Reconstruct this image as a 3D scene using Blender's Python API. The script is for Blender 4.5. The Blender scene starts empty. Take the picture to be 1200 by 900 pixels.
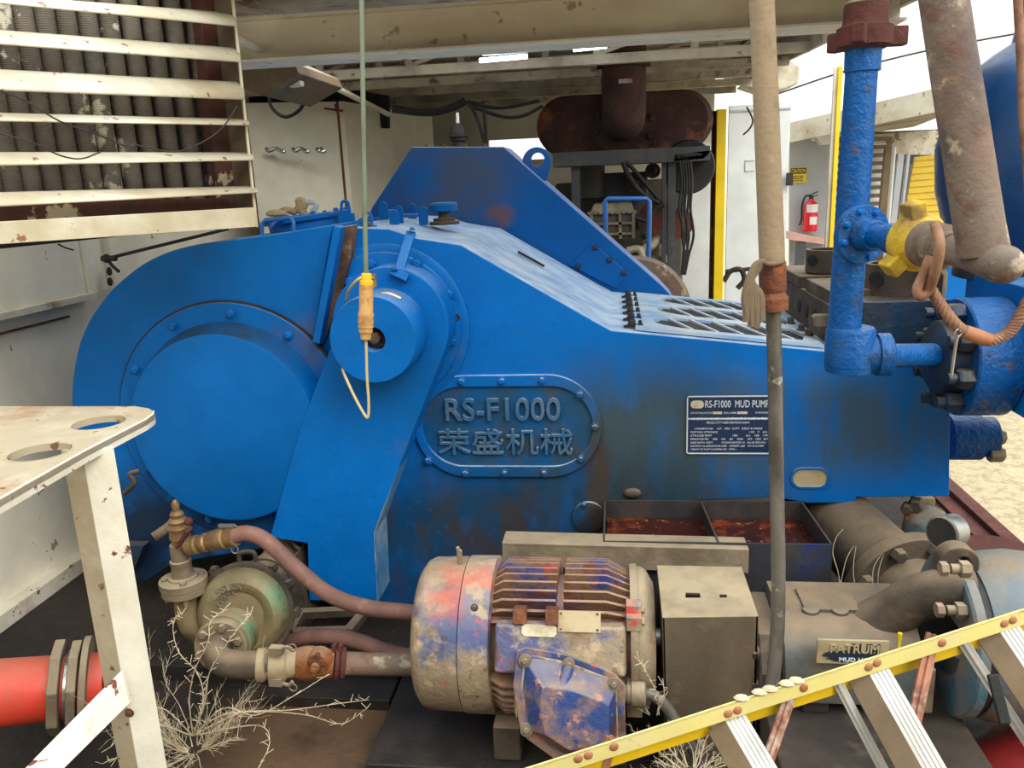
import bpy, bmesh, math, random
from mathutils import Vector, Matrix
random.seed(7)
PI = math.pi
V = Vector
SC = bpy.context.scene
COL = SC.collection

# ------------------------------------------------------------------ camera
FPX = 950.0
CAMLOC = V((0, 0, 1.7))
YAW, PITCH, ROLL = math.radians(7.5), math.radians(13.9), math.radians(2.4)
_f = V((-math.sin(YAW)*math.cos(PITCH), math.cos(YAW)*math.cos(PITCH), -math.sin(PITCH)))
_r0 = V((math.cos(YAW), math.sin(YAW), 0))
_u0 = _r0.cross(_f)
CR = _r0*math.cos(ROLL) - _u0*math.sin(ROLL)
CU = _r0*math.sin(ROLL) + _u0*math.cos(ROLL)
cam = bpy.data.cameras.new('camera'); camo = bpy.data.objects.new('camera', cam); COL.objects.link(camo)
cam.sensor_fit = 'HORIZONTAL'; cam.sensor_width = 36; cam.lens = 36*FPX/1200
cam.clip_start = .05; cam.clip_end = 300
camo.matrix_world = Matrix((( CR.x, CU.x, -_f.x, CAMLOC.x), (CR.y, CU.y, -_f.y, CAMLOC.y), (CR.z, CU.z, -_f.z, CAMLOC.z), (0, 0, 0, 1)))
SC.camera = camo

def ray(px, py): return _f*FPX + CR*(px-600) + CU*(450-py)
def P(px, py, Y):
    d = ray(px, py); return CAMLOC + d*(Y/d.y)
def PX(px, py, X):
    d = ray(px, py); return CAMLOC + d*(X/d.x)
def PZ(px, py, Z):
    d = ray(px, py); return CAMLOC + d*((Z-CAMLOC.z)/d.z)
def PL(px, py, p0, n):
    d = ray(px, py); return CAMLOC + d*((p0-CAMLOC).dot(n)/d.dot(n))
def S(p): return (p-CAMLOC).dot(_f)/FPX          # metres per pixel at that point
def R(px, p): return px*S(p)

# ------------------------------------------------------------------ objects
def inv(parent):
    m = Matrix.Identity(4); q = parent
    while q is not None:
        if q.type == 'EMPTY': m = Matrix.Translation(-q.location) @ m
        q = q.parent
    return m
def props(o, label=None, cat=None, group=None, kind=None):
    if label: o['label'] = label
    if cat: o['category'] = cat
    if group: o['group'] = group
    if kind: o['kind'] = kind
def thing(name, label, cat, loc, group=None, kind=None):
    o = bpy.data.objects.new(name, None); COL.objects.link(o); o.location = loc; o.empty_display_size = .1
    props(o, label, cat, group, kind); return o
def obj(name, b, mat, parent=None, label=None, cat=None, group=None, kind=None, bevel=0, sub=0, ang=38, smooth=True, solid=0):
    me = bpy.data.meshes.new(name)
    bm = b.bm if isinstance(b, B) else b
    if isinstance(bm, bmesh.types.BMesh):
        bmesh.ops.recalc_face_normals(bm, faces=bm.faces)
        bm.to_mesh(me); bm.free()
    else:
        me = bm
    me.materials.clear()
    for m in (mat if isinstance(mat, (list, tuple)) else [mat]): me.materials.append(m)
    if smooth:
        me.shade_smooth(); me.set_sharp_from_angle(angle=math.radians(ang))
    o = bpy.data.objects.new(name, me); COL.objects.link(o)
    if parent is not None:
        o.parent = parent
        if parent.type == 'EMPTY': o.matrix_parent_inverse = inv(parent)
    if solid:
        s = o.modifiers.new('solid', 'SOLIDIFY'); s.thickness = solid; s.offset = 0
    if bevel:
        m = o.modifiers.new('bevel', 'BEVEL'); m.width = bevel; m.segments = 2; m.limit_method = 'ANGLE'; m.angle_limit = math.radians(40); m.harden_normals = True
    if sub:
        m = o.modifiers.new('sub', 'SUBSURF'); m.levels = sub; m.render_levels = sub
    props(o, label, cat, group, kind); return o
def copy_tree(o, off, label=None):
    c = o.copy(); COL.objects.link(c)
    if o.parent is None: c.location = o.location + V(off)
    if label: c['label'] = label
    for ch in list(o.children):
        d = ch.copy(); COL.objects.link(d); d.parent = c
        for g in ch.children:
            e = g.copy(); COL.objects.link(e); e.parent = d
    return c

def frame(d, up=V((0, 0, 1))):
    d = d.normalized()
    if abs(d.dot(up)) > .99: up = V((0, 1, 0)) if abs(d.y) < .9 else V((1, 0, 0))
    x = up.cross(d).normalized(); return x, d.cross(x).normalized(), d
def spline(pts, n=6):
    pts = [V(p) for p in pts]; out = []
    q = [pts[0]*2-pts[1]] + pts + [pts[-1]*2-pts[-2]]
    for i in range(1, len(q)-2):
        for k in range(n):
            t = k/n; a, b, c, d = q[i-1], q[i], q[i+1], q[i+2]
            out.append(.5*((2*b)+(c-a)*t+(2*a-5*b+4*c-d)*t*t+(3*b-a-3*c+d)*t**3))
    out.append(pts[-1]); return out

class B:
    def __init__(s): s.bm = bmesh.new(); s.mi = 0
    def face(s, vs):
        try:
            f = s.bm.faces.new(vs); f.material_index = s.mi; return f
        except ValueError: return None
    def box(s, x0, x1, y0, y1, z0, z1):
        return s.prism([V((x0, y0, z0)), V((x1, y0, z0)), V((x1, y0, z1)), V((x0, y0, z1))], V((0, y1-y0, 0)))
    def prism(s, pts, vec):
        pts = [V(p) for p in pts]; vec = V(vec)
        a = [s.bm.verts.new(p) for p in pts]; b = [s.bm.verts.new(p+vec) for p in pts]
        s.face(a); s.face(list(reversed(b))); n = len(a)
        for i in range(n): s.face([a[i], a[(i+1) % n], b[(i+1) % n], b[i]])
        return s
    def hexa(s, a, b):           # two quads
        a = [s.bm.verts.new(V(p)) for p in a]; b = [s.bm.verts.new(V(p)) for p in b]
        s.face(a); s.face(list(reversed(b)))
        for i in range(4): s.face([a[i], a[(i+1) % 4], b[(i+1) % 4], b[i]])
        return s
    def beam(s, p0, p1, w, h, up=V((0, 0, 1)), roll=0, w1=None, h1=None):
        p0, p1 = V(p0), V(p1); x, y, d = frame(p1-p0, V(up))
        if roll: q = Matrix.Rotation(roll, 3, d); x, y = q @ x, q @ y
        w1 = w1 or w; h1 = h1 or h
        f = lambda p, w, h: [p+x*sx*w/2+y*sy*h/2 for sx, sy in ((-1, -1), (1, -1), (1, 1), (-1, 1))]
        return s.hexa(f(p0, w, h), f(p1, w1, h1))
    def rings(s, rr, cap0=True, cap1=True, closed=True):
        vs = [[s.bm.verts.new(p) for p in r] for r in rr]; n = len(vs[0])
        for i in range(len(vs)-1):
            for k in range(n if closed else n-1):
                s.face([vs[i][k], vs[i][(k+1) % n], vs[i+1][(k+1) % n], vs[i+1][k]])
        if cap0: s.face(list(reversed(vs[0])))
        if cap1: s.face(vs[-1])
        return s
    def cyl(s, p0, p1, r0, r1=None, n=32, cap=True):
        return s.lathe(p0, V(p1)-V(p0), [(0, r0), ((V(p1)-V(p0)).length, r0 if r1 is None else r1)], n, cap)
    def lathe(s, p0, d, prof, n=32, cap=True, a0=0, a1=2*PI):
        p0 = V(p0); x, y, d = frame(V(d)); rr = []
        full = abs(a1-a0-2*PI) < 1e-6
        m = n if full else n+1
        for t, r in prof:
            r = max(r, 1e-4)
            rr.append([p0+d*t+x*r*math.cos(a0+(a1-a0)*k/n)+y*r*math.sin(a0+(a1-a0)*k/n) for k in range(m)])
        return s.rings(rr, cap and full, cap and full, full)
    def annulus(s, c, d, r0, r1, h, n=48):
        c = V(c); x, y, d = frame(V(d)); rr = []
        for t, r in ((0, r0), (0, r1), (h, r1), (h, r0), (0, r0)):
            rr.append([c+d*t+x*r*math.cos(2*PI*k/n)+y*r*math.sin(2*PI*k/n) for k in range(n)])
        return s.rings(rr, False, False)
    def tube(s, pts, r, n=10, smooth=0, cap=True):
        pts = spline(pts, smooth) if smooth else [V(p) for p in pts]
        m = len(pts); rs = r if callable(r) else (lambda t: r)
        t0 = (pts[1]-pts[0]).normalized(); x, y, _ = frame(t0); rr = []
        for i, p in enumerate(pts):
            t = (pts[min(i+1, m-1)]-pts[max(i-1, 0)])
            t = t.normalized() if t.length > 1e-9 else t0
            q = t0.rotation_difference(t); x = q @ x; y = q @ y; t0 = t
            rad = rs(i/(m-1))
            rr.append([p+x*rad*math.cos(2*PI*k/n)+y*rad*math.sin(2*PI*k/n) for k in range(n)])
        return s.rings(rr, cap, cap)
    def hex(s, p, d, r, h, n=6, a=0):
        p = V(p); x, y, d = frame(V(d))
        rr = [[p+d*t+x*q*math.cos(2*PI*k/n+a)+y*q*math.sin(2*PI*k/n+a) for k in range(n)] for t, q in ((0, r), (h*.8, r), (h, r*.8))]
        return s.rings(rr)
    def bolt(s, p, d, r, h=None):
        h = h or r*.9; p = V(p); dd = V(d).normalized()
        s.cyl(p, p+dd*h*.25, r*1.35, n=16); s.hex(p+dd*h*.2, dd, r, h, a=random.random())
        return s.cyl(p+dd*h, p+dd*h*1.35, r*.5, n=10)
    def sphere(s, c, r, n=16, sc=(1, 1, 1)):
        m = Matrix.Translation(V(c)) @ Matrix.Diagonal((r*sc[0], r*sc[1], r*sc[2], 1))
        g = bmesh.ops.create_uvsphere(s.bm, u_segments=n*2, v_segments=n, radius=1, matrix=m)
        for f in {f for v in g['verts'] for f in v.link_faces}: f.material_index = s.mi
        return s
    def plate(s, outer, holes, vec):
        """flat plate with holes; outlines are lists of coplanar points, extruded by vec"""
        b2 = bmesh.new(); es = []
        for loop in [outer]+list(holes):
            vs = [b2.verts.new(V(p)) for p in loop]
            for i in range(len(vs)): es.append(b2.edges.new((vs[i], vs[(i+1) % len(vs)])))
        bmesh.ops.triangle_fill(b2, use_beauty=True, use_dissolve=False, edges=es)
        g = bmesh.ops.extrude_face_region(b2, geom=list(b2.faces))
        nv = [e for e in g['geom'] if isinstance(e, bmesh.types.BMVert)]
        bmesh.ops.translate(b2, vec=V(vec), verts=nv)
        bmesh.ops.recalc_face_normals(b2, faces=b2.faces)
        vm = {v: s.bm.verts.new(v.co) for v in b2.verts}
        for f in b2.faces: s.face([vm[v] for v in f.verts])
        b2.free(); return s
    def sheet(s, pts):
        s.face([s.bm.verts.new(V(p)) for p in pts]); return s
    def mesh(s, me, mtx=None):
        vs = [s.bm.verts.new((mtx @ v.co) if mtx else v.co) for v in me.vertices]
        for p in me.polygons: s.face([vs[i] for i in p.vertices])
        return s

def circ(c, r, n=40, a0=0, a1=2*PI, x=V((1, 0, 0)), y=V((0, 0, 1)), sy=1):
    full = abs(a1-a0-2*PI) < 1e-6
    return [V(c)+x*r*math.cos(a0+(a1-a0)*k/n)+y*r*sy*math.sin(a0+(a1-a0)*k/n) for k in range(n if full else n+1)]
def stadium(c, w, h, n=16, x=V((1, 0, 0)), y=V((0, 0, 1))):
    r = h/2; k = w/2-r
    return circ(V(c)+x*k, r, n, -PI/2, PI/2, x, y)+circ(V(c)-x*k, r, n, PI/2, 3*PI/2, x, y)

def text(s, c, w, h, depth, x=V((1, 0, 0)), y=V((0, 0, 1)), bold=0, b=None):
    """writing s fitted to a w x h box centred on c; raised towards x cross y"""
    cu = bpy.data.curves.new('t', 'FONT'); cu.body = s; cu.extrude = .5; cu.offset = bold; cu.resolution_u = 3
    o = bpy.data.objects.new('t', cu); COL.objects.link(o)
    dg = bpy.context.evaluated_depsgraph_get(); me = bpy.data.meshes.new_from_object(o.evaluated_get(dg))
    bpy.data.objects.remove(o); bpy.data.curves.remove(cu)
    xs = [v.co.x for v in me.vertices]; ys = [v.co.y for v in me.vertices]
    if not xs: return b or B()
    x0, x1, y0, y1 = min(xs), max(xs), min(ys), max(ys)
    n = x.cross(y).normalized(); c = V(c); b = b or B()
    vs = [b.bm.verts.new(c+x*((v.co.x-(x0+x1)/2)/(x1-x0)*w)+y*((v.co.y-(y0+y1)/2)/(y1-y0)*h)+n*(v.co.z+.5)*depth) for v in me.vertices]
    for p in me.polygons: b.face([vs[i] for i in p.vertices])
    bpy.data.meshes.remove(me); return b

# ------------------------------------------------------------------ materials
def lin(c):
    f = lambda v: v/12.92 if v <= .04045 else ((v+.055)/1.055)**2.4
    return tuple(f(v/255) for v in c)+(1,)
def mat(name, base, layers=(), rough=.55, metal=0, bump=.15, bscale=60, dust=None, spec=.5, coat=0, rvar=.15, emit=None):
    m = bpy.data.materials.new(name); m.use_nodes = True; nt = m.node_tree; N = nt.nodes; L = nt.links
    bs = N['Principled BSDF']; tc = N.new('ShaderNodeTexCoord')
    def noise(scale, st=(1, 1, 1), det=6, rg=.6, off=0):
        mp = N.new('ShaderNodeMapping'); mp.inputs['Scale'].default_value = st; mp.inputs['Location'].default_value = (off, off*1.7, off*.6)
        L.new(tc.outputs['Object'], mp.inputs['Vector'])
        n = N.new('ShaderNodeTexNoise'); n.inputs['Scale'].default_value = scale; n.inputs['Detail'].default_value = det; n.inputs['Roughness'].default_value = rg
        L.new(mp.outputs[0], n.inputs['Vector']); return n.outputs['Fac']
    def mr(src, lo, hi, a=0, b=1):
        r = N.new('ShaderNodeMapRange'); r.inputs[1].default_value = lo; r.inputs[2].default_value = hi; r.inputs[3].default_value = a; r.inputs[4].default_value = b
        L.new(src, r.inputs[0]); return r.outputs[0]
    def mul(a, b):
        q = N.new('ShaderNodeMath'); q.operation = 'MULTIPLY'; L.new(a, q.inputs[0])
        if isinstance(b, float): q.inputs[1].default_value = b
        else: L.new(b, q.inputs[1])
        return q.outputs[0]
    def mix(f, a, b):
        q = N.new('ShaderNodeMix'); q.data_type = 'RGBA'; L.new(f, q.inputs[0])
        for i, v in ((6, a), (7, b)):
            if isinstance(v, tuple): q.inputs[i].default_value = v
            else: L.new(v, q.inputs[i])
        return q.outputs[2]
    cur = lin(base)
    # gentle tonal variation everywhere
    d = tuple(min(1, v*.72) for v in cur[:3])+(1,)
    cur = mix(mr(noise(5, off=3.1), .35, .7, 0, .55), cur, d)
    for i, ly in enumerate(layers):
        col, scale, lo, hi = ly[:4]; amt = ly[4] if len(ly) > 4 else 1; st = ly[5] if len(ly) > 5 else (1, 1, 1)
        msk = mr(noise(scale, st, off=5.3*i+len(name)), lo, hi, 0, amt)
        if len(ly) > 6:        # a stain, paint or shade patch with a place of its own: (centre, radii)
            cx, rad = ly[6]
            mp = N.new('ShaderNodeMapping'); mp.vector_type = 'POINT'
            mp.inputs['Location'].default_value = tuple(-cx[k]/rad[k] for k in range(3)); mp.inputs['Scale'].default_value = tuple(1/r for r in rad)
            L.new(tc.outputs['Object'], mp.inputs['Vector'])
            ln = N.new('ShaderNodeVectorMath'); ln.operation = 'LENGTH'; L.new(mp.outputs[0], ln.inputs[0])
            msk = mul(msk, mr(ln.outputs['Value'], 1.0, .45))
        cur = mix(msk, cur, lin(col))
    if dust:
        g = N.new('ShaderNodeNewGeometry'); sp = N.new('ShaderNodeSeparateXYZ'); L.new(g.outputs['Normal'], sp.inputs[0])
        dm = mul(mr(sp.outputs['Z'], .45, .9), mr(noise(9, off=9), .3, .6, dust[1]*.45, dust[1]))
        cur = mix(dm, cur, lin(dust[0]))
    L.new(cur, bs.inputs['Base Color'])
    L.new(mr(noise(14, off=2), .3, .7, max(0, rough-rvar), min(1, rough+rvar)), bs.inputs['Roughness'])
    bs.inputs['Metallic'].default_value = metal; bs.inputs['Specular IOR Level'].default_value = spec
    if coat: bs.inputs['Coat Weight'].default_value = coat
    if bump:
        bp = N.new('ShaderNodeBump'); bp.inputs['Strength'].default_value = bump; bp.inputs['Distance'].default_value = .01
        L.new(noise(bscale, det=4), bp.inputs['Height']); L.new(bp.outputs[0], bs.inputs['Normal'])
    if emit: bs.inputs['Emission Color'].default_value = lin(emit[0]); bs.inputs['Emission Strength'].default_value = emit[1]
    return m
RUSTC = (110, 58, 32); DUST = (176, 158, 130); DIRT = (74, 60, 46)
MT = {}
MT['blue'] = mat('blue_paint', (0, 102, 182), [((0, 84, 150), 2.2, .42, .62, .6), ((40, 74, 92), 7, .60, .74, .35), ((0, 120, 200), 26, .58, .72, .3), ((96, 84, 66), 4, .64, .76, .3)], rough=.5, bump=.12, bscale=45, dust=((130, 160, 180), .4), spec=.16)
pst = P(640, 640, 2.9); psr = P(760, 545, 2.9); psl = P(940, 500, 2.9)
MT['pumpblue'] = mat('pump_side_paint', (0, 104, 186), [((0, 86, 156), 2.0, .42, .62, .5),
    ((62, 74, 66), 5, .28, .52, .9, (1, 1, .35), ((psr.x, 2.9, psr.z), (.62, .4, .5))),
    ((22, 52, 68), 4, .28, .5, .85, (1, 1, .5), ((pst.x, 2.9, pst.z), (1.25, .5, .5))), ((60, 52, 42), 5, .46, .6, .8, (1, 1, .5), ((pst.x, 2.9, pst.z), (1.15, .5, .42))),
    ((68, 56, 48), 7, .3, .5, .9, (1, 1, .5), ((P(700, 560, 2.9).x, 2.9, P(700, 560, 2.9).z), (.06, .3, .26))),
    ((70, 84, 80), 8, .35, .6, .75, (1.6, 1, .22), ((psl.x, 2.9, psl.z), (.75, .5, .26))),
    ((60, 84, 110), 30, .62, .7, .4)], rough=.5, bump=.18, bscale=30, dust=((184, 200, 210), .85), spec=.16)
MT['guardblue'] = mat('belt_guard_paint', (0, 98, 176), [((84, 88, 96), 3, .3, .6, .75, (1, 1, 1), ((P(525, 195, 3.95).x, 3.95, P(525, 195, 3.95).z), (.55, .5, .36))), ((128, 92, 66), 10, .3, .5, .8, (1, 1, 1), ((P(586, 253, 3.95).x, 3.95, P(586, 253, 3.95).z), (.09, .3, .07)))], rough=.5, bump=.1, bscale=30, dust=((206, 190, 170), .5), spec=.2)
MT['blueship'] = mat('blue_paint_chipped', (0, 84, 154), [((40, 60, 80), 12, .54, .66, .6), ((96, 74, 56), 14, .62, .68, .6)], rough=.35, bump=.7, bscale=55, dust=((120, 150, 175), .2), spec=.3)
MT['bluedark'] = mat('blue_paint_grimy', (16, 50, 80), [((38, 36, 34), 5, .42, .62, .8), ((96, 66, 44), 9, .62, .74, .6)], rough=.5, bump=.3, dust=((120, 100, 78), .6))
MT['rust'] = mat('rust', (116, 66, 40), [((70, 42, 30), 8, .4, .6, .8), ((176, 98, 50), 14, .55, .7, .7), ((150, 120, 96), 25, .62, .72, .5)], rough=.85, bump=.7, bscale=70)
MT['rustdark'] = mat('dark_rust', (86, 54, 48), [((52, 36, 34), 5, .4, .6, .8), ((150, 84, 50), 4, .58, .68, .8)], rough=.8, bump=.4, bscale=50)
MT['rustred'] = mat('red_brown_rust', (98, 48, 38), [((66, 34, 28), 9, .4, .6, .7), ((150, 90, 70), 20, .62, .74, .5)], rough=.85, bump=.6)
MT['orange'] = mat('orange_rust', (160, 96, 46), [((104, 60, 34), 10, .4, .6, .8), ((190, 140, 80), 20, .58, .7, .6)], rough=.9, bump=.7, dust=(DUST, .3))
MT['pipebrown'] = mat('weathered_pipe', (118, 102, 88), [((120, 78, 58), 5, .5, .66, .5, (1, 1, .5)), ((64, 60, 58), 4, .5, .62, .7), ((186, 168, 142), 14, .60, .68, .7), ((96, 62, 46), 14, .58, .66, .7)], rough=.7, bump=.35, bscale=60)
MT['pipetan'] = mat('tan_pipe', (146, 126, 98), [((120, 80, 52), 6, .56, .68, .6, (1, 1, .4)), ((186, 172, 146), 26, .6, .72, .5), ((96, 82, 64), 12, .55, .65, .5)], rough=.7, bump=.25)
MT['galv'] = mat('worn_grey_pipe', (112, 106, 96), [((60, 56, 50), 9, .45, .6, .8, (1, 1, .35)), ((190, 184, 170), 26, .6, .7, .8), ((140, 84, 60), 11, .64, .72, .6)], rough=.5, metal=.3, bump=.2)
MT['cream'] = mat('cream_paint', (214, 208, 186), [((170, 156, 122), 3, .42, .6, .8, (.3, 1, 1)), ((130, 70, 36), 22, .645, .67, .9), ((90, 60, 44), 9, .665, .685, .9)], rough=.5, bump=.12)
MT['creamtable'] = mat('table_paint', (222, 216, 198), [((190, 176, 148), 5, .45, .65, .6), ((112, 62, 40), 17, .63, .65, 1), ((130, 84, 50), 5, .58, .7, .6), ((116, 88, 64), 4, .3, .5, .9, (1, 1, 1), ((P(155, 880, 1.9).x, 1.9, P(155, 880, 1.9).z), (.2, .4, .22)))], rough=.45, bump=.15)
MT['tabletop'] = mat('dusty_table_top', (168, 154, 128), [((140, 98, 58), 4, .56, .66, .8), ((190, 180, 160), 12, .5, .7, .5), ((100, 62, 40), 26, .64, .67, .9)], rough=.7, bump=.15)
MT['white'] = mat('white_wall_paint', (244, 236, 214), [((204, 196, 174), 2, .45, .7, .5), ((130, 96, 66), 10, .67, .69, .8)], rough=.5, bump=.05)
MT['offwhite'] = mat('aged_white_panel', (226, 220, 200), [((190, 182, 162), 2, .45, .7, .6), ((130, 104, 80), 14, .68, .7, .5)], rough=.6, bump=.05)
MT['doorwhite'] = mat('bright_white_door', (222, 226, 226), [((196, 200, 200), 3, .45, .7, .5)], rough=.4, bump=.03)
MT['roof'] = mat('aged_roof_sheet', (176, 168, 152), [((134, 122, 104), 3, .4, .65, .6), ((98, 56, 32), 5, .56, .64, .8, (.4, 1, 1)), ((60, 52, 44), 9, .58, .68, .6)], rough=.75, bump=.2)
MT['beam'] = mat('cream_beam_paint', (246, 240, 222), [((206, 190, 162), 3, .45, .65, .6, (.4, 1, 1)), ((120, 80, 52), 12, .64, .68, .6)], rough=.6, bump=.12)
MT['truss'] = mat('truss_paint', (206, 198, 178), [((120, 104, 80), 4, .42, .65, .7), ((84, 56, 40), 12, .60, .68, .8)], rough=.7, bump=.12)
MT['tubefin'] = mat('finned_tube', (116, 108, 96), [((84, 76, 66), 6, .4, .6, .7), ((206, 198, 180), 8, .615, .65, .9)], rough=.8, bump=.4, bscale=120)
MT['yellow'] = mat('yellow_paint', (240, 206, 24), [((206, 170, 20), 6, .5, .7, .5)], rough=.45, bump=.05)
MT['black'] = mat('black_rubber', (22, 22, 22), [((50, 46, 42), 9, .5, .7, .5)], rough=.6)
MT['dark'] = mat('dark_grease', (34, 30, 28), [((58, 48, 38), 5, .45, .65, .7)], rough=.7, bump=.3)
MT['tray'] = mat('oily_steel', (46, 44, 46), [((74, 62, 54), 5, .45, .65, .7), ((20, 60, 120), 6, .62, .7, .3)], rough=.45, bump=.2, dust=((110, 96, 80), .5))
MT['trayfront'] = mat('tray_blue_grey', (52, 52, 56), [((18, 48, 104), 4, .60, .68, .8), ((70, 66, 62), 7, .5, .65, .5)], rough=.5, bump=.15)
MT['oil'] = mat('rusty_oil', (62, 20, 12), [((150, 66, 30), 9, .52, .66, .9), ((196, 140, 90), 30, .62, .7, .7), ((30, 12, 10), 4, .5, .6, .8)], rough=.18, bump=.3, spec=.6, rvar=.08)
MT['guardtan'] = mat('dusty_guard', (122, 104, 80), [((70, 62, 50), 3, .42, .62, .7, (1, 1, .4)), ((128, 116, 94), 8, .58, .7, .5)], rough=.7, bump=.15, dust=((172, 154, 122), 1))
MT['motor'] = mat('motor_paint', (146, 128, 102), [((54, 76, 128), 6, .47, .56, .85), ((196, 70, 66), 7, .60, .64, .9), ((176, 156, 124), 16, .53, .62, .8), ((96, 68, 48), 9, .54, .66, .6), ((84, 58, 40), 30, .58, .66, .7), ((208, 36, 52), 9, .42, .47, .95, (1, 1, 1), ((P(516, 690, 2.0).x, 2.0, P(516, 690, 2.0).z), (.10, .25, .13)))], rough=.6, bump=.4, bscale=50, dust=((176, 154, 124), .55))
MT['motorblue'] = mat('junction_box_paint', (42, 66, 122), [((160, 26, 38), 7, .54, .58, .95), ((146, 112, 82), 6, .47, .56, .85), ((60, 46, 40), 8, .54, .64, .8), ((190, 130, 90), 30, .6, .66, .7)], rough=.5, bump=.35, dust=((176, 154, 124), .45))
MT['motorfin'] = mat('motor_fin_paint', (140, 108, 86), [((46, 70, 134), 5, .50, .58, .85), ((120, 66, 44), 12, .52, .62, .8), ((190, 80, 80), 12, .64, .68, .8)], rough=.65, bump=.5, dust=((170, 136, 108), .6))
MT['tanmetal'] = mat('dusty_cast_iron', (136, 120, 96), [((92, 78, 60), 6, .45, .6, .7), ((120, 76, 48), 12, .62, .7, .6)], rough=.75, bump=.3, dust=((184, 166, 136), .6))
MT['brown'] = mat('dirty_cast_iron', (84, 72, 58), [((52, 44, 36), 6, .42, .6, .8), ((118, 96, 72), 10, .58, .7, .6)], rough=.75, bump=.3, dust=((140, 120, 94), .8))
MT['hog'] = mat('teal_grey_casting', (70, 80, 82), [((92, 80, 62), 4, .42, .6, .9), ((50, 46, 40), 9, .55, .68, .7)], rough=.6, bump=.2, dust=((134, 114, 88), 1))
MT['volute'] = mat('blue_grey_volute', (74, 112, 132), [((122, 108, 88), 5, .46, .6, .85), ((60, 52, 46), 12, .6, .7, .6)], rough=.55, bump=.35, dust=((150, 134, 110), .6))
MT['green'] = mat('green_pump_paint', (128, 112, 80), [((84, 104, 70), 5, .48, .6, .7), ((96, 164, 120), 5, .38, .46, .95, (1, 1, 1), ((P(312, 706, 2.25).x, 2.25, P(312, 706, 2.25).z), (.10, .4, .15))), ((78, 62, 46), 9, .56, .66, .7)], rough=.55, bump=.25, dust=((176, 154, 118), .6))
MT['hose'] = mat('pink_brown_hose', (132, 94, 82), [((98, 70, 60), 8, .45, .65, .7), ((176, 130, 112), 20, .6, .7, .4)], rough=.7, bump=.15)
MT['red'] = mat('red_pipe_paint', (214, 66, 46), [((168, 84, 62), 3, .46, .62, .8), ((120, 60, 44), 14, .66, .74, .7)], rough=.5, bump=.1, dust=((176, 120, 96), .5))
MT['drum'] = mat('dark_red_paint', (112, 18, 26), [((90, 20, 22), 4, .5, .7, .6)], rough=.35, bump=.1, dust=((150, 60, 50), .3))
MT['ladyellow'] = mat('ladder_yellow', (226, 212, 132), [((214, 200, 150), 6, .48, .62, .7), ((140, 126, 90), 26, .62, .68, .5)], rough=.5, bump=.05)
MT['ladinner'] = mat('ladder_yellow_inner', (226, 186, 20), [((190, 150, 30), 6, .5, .7, .5)], rough=.5, bump=.05)
MT['alu'] = mat('worn_aluminium', (190, 186, 178), [((140, 130, 116), 7, .45, .65, .6), ((150, 110, 84), 22, .66, .74, .6)], rough=.45, metal=.35, bump=.1)
MT['alubrown'] = mat('shaded_aluminium', (128, 108, 82), [((96, 80, 60), 7, .45, .65, .6, (1, 1, .3))], rough=.6, metal=.2, bump=.1)  # browner copy of the aluminium, paints in the shaded side of the steps
MT['bracerust'] = mat('rusty_brace', (166, 110, 84), [((112, 64, 44), 9, .45, .58, .9), ((206, 190, 172), 7, .56, .66, .8)], rough=.7, bump=.3)
MT['steel'] = mat('bright_steel', (176, 174, 168), [((120, 112, 100), 12, .5, .65, .6)], rough=.3, metal=.8, bump=.05)
MT['soil'] = mat('dark_soil', (44, 33, 25), [((24, 19, 16), 3, .42, .6, .9), ((104, 78, 54), 3, .34, .5, .8, (1, 1, 1), ((PZ(400, 870, 0).x, PZ(400, 870, 0).y, 0), (.55, .5, 1))), ((120, 104, 84), 60, .68, .74, .7)], rough=.9, bump=.6, bscale=40)
MT['weed'] = mat('dry_weed_stem', (206, 190, 158), [((160, 136, 100), 20, .5, .65, .6)], rough=.8, bump=0)
MT['grass'] = mat('dry_grass_ground', (182, 166, 132), [((136, 118, 86), 12, .45, .6, .6), ((204, 190, 158), 40, .5, .65, .6)], rough=.95, bump=.5, bscale=80)
MT['yellowplug'] = mat('yellow_plastic', (226, 180, 36), [((190, 146, 60), 25, .5, .65, .6)], rough=.5)
MT['plugtan'] = mat('dusty_plug_body', (196, 152, 90), [((150, 96, 60), 30, .5, .65, .7)], rough=.7, bump=.2)
MT['cord'] = mat('pale_cord', (196, 172, 120), [], rough=.6)
MT['greenrod'] = mat('grey_green_rod', (112, 124, 102), [((80, 84, 68), 9, .5, .65, .6)], rough=.5)
MT['cloth'] = mat('dirty_rag', (112, 96, 76), [((84, 70, 54), 14, .45, .65, .8)], rough=.95, bump=.4, bscale=30)
MT['wire'] = mat('rusty_wire_rope', (146, 108, 82), [((110, 70, 48), 20, .45, .6, .8), ((190, 150, 116), 40, .6, .7, .5)], rough=.7, bump=.2)
MT['ferrule'] = mat('orange_ferrule', (166, 112, 78), [((150, 86, 50), 14, .45, .6, .7)], rough=.6, bump=.1)
MT['ext'] = mat('extinguisher_red', (214, 26, 44), [], rough=.25, bump=0)
MT['signyellow'] = mat('sign_yellow', (240, 208, 40), [], rough=.5, bump=0)
MT['shade'] = mat('grey_white_wall', (184, 190, 196), [((160, 166, 172), 3, .45, .7, .5)], rough=.6, bump=.03)
MT['plate'] = mat('name_plate_blue', (26, 48, 84), [((60, 66, 78), 8, .5, .65, .6), ((170, 140, 100), 14, .68, .72, .9, (1, 1, 1), ((P(845, 505, 2.9).x, 2.9, P(845, 505, 2.9).z), (.08, .1, .1)))], rough=.35, bump=.05)
MT['plateink'] = mat('name_plate_lettering', (216, 222, 226), [], rough=.4, bump=0)
MT['tag'] = mat('dusty_tag', (176, 158, 122), [((130, 112, 84), 14, .5, .65, .6)], rough=.6, bump=.1)
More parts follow.
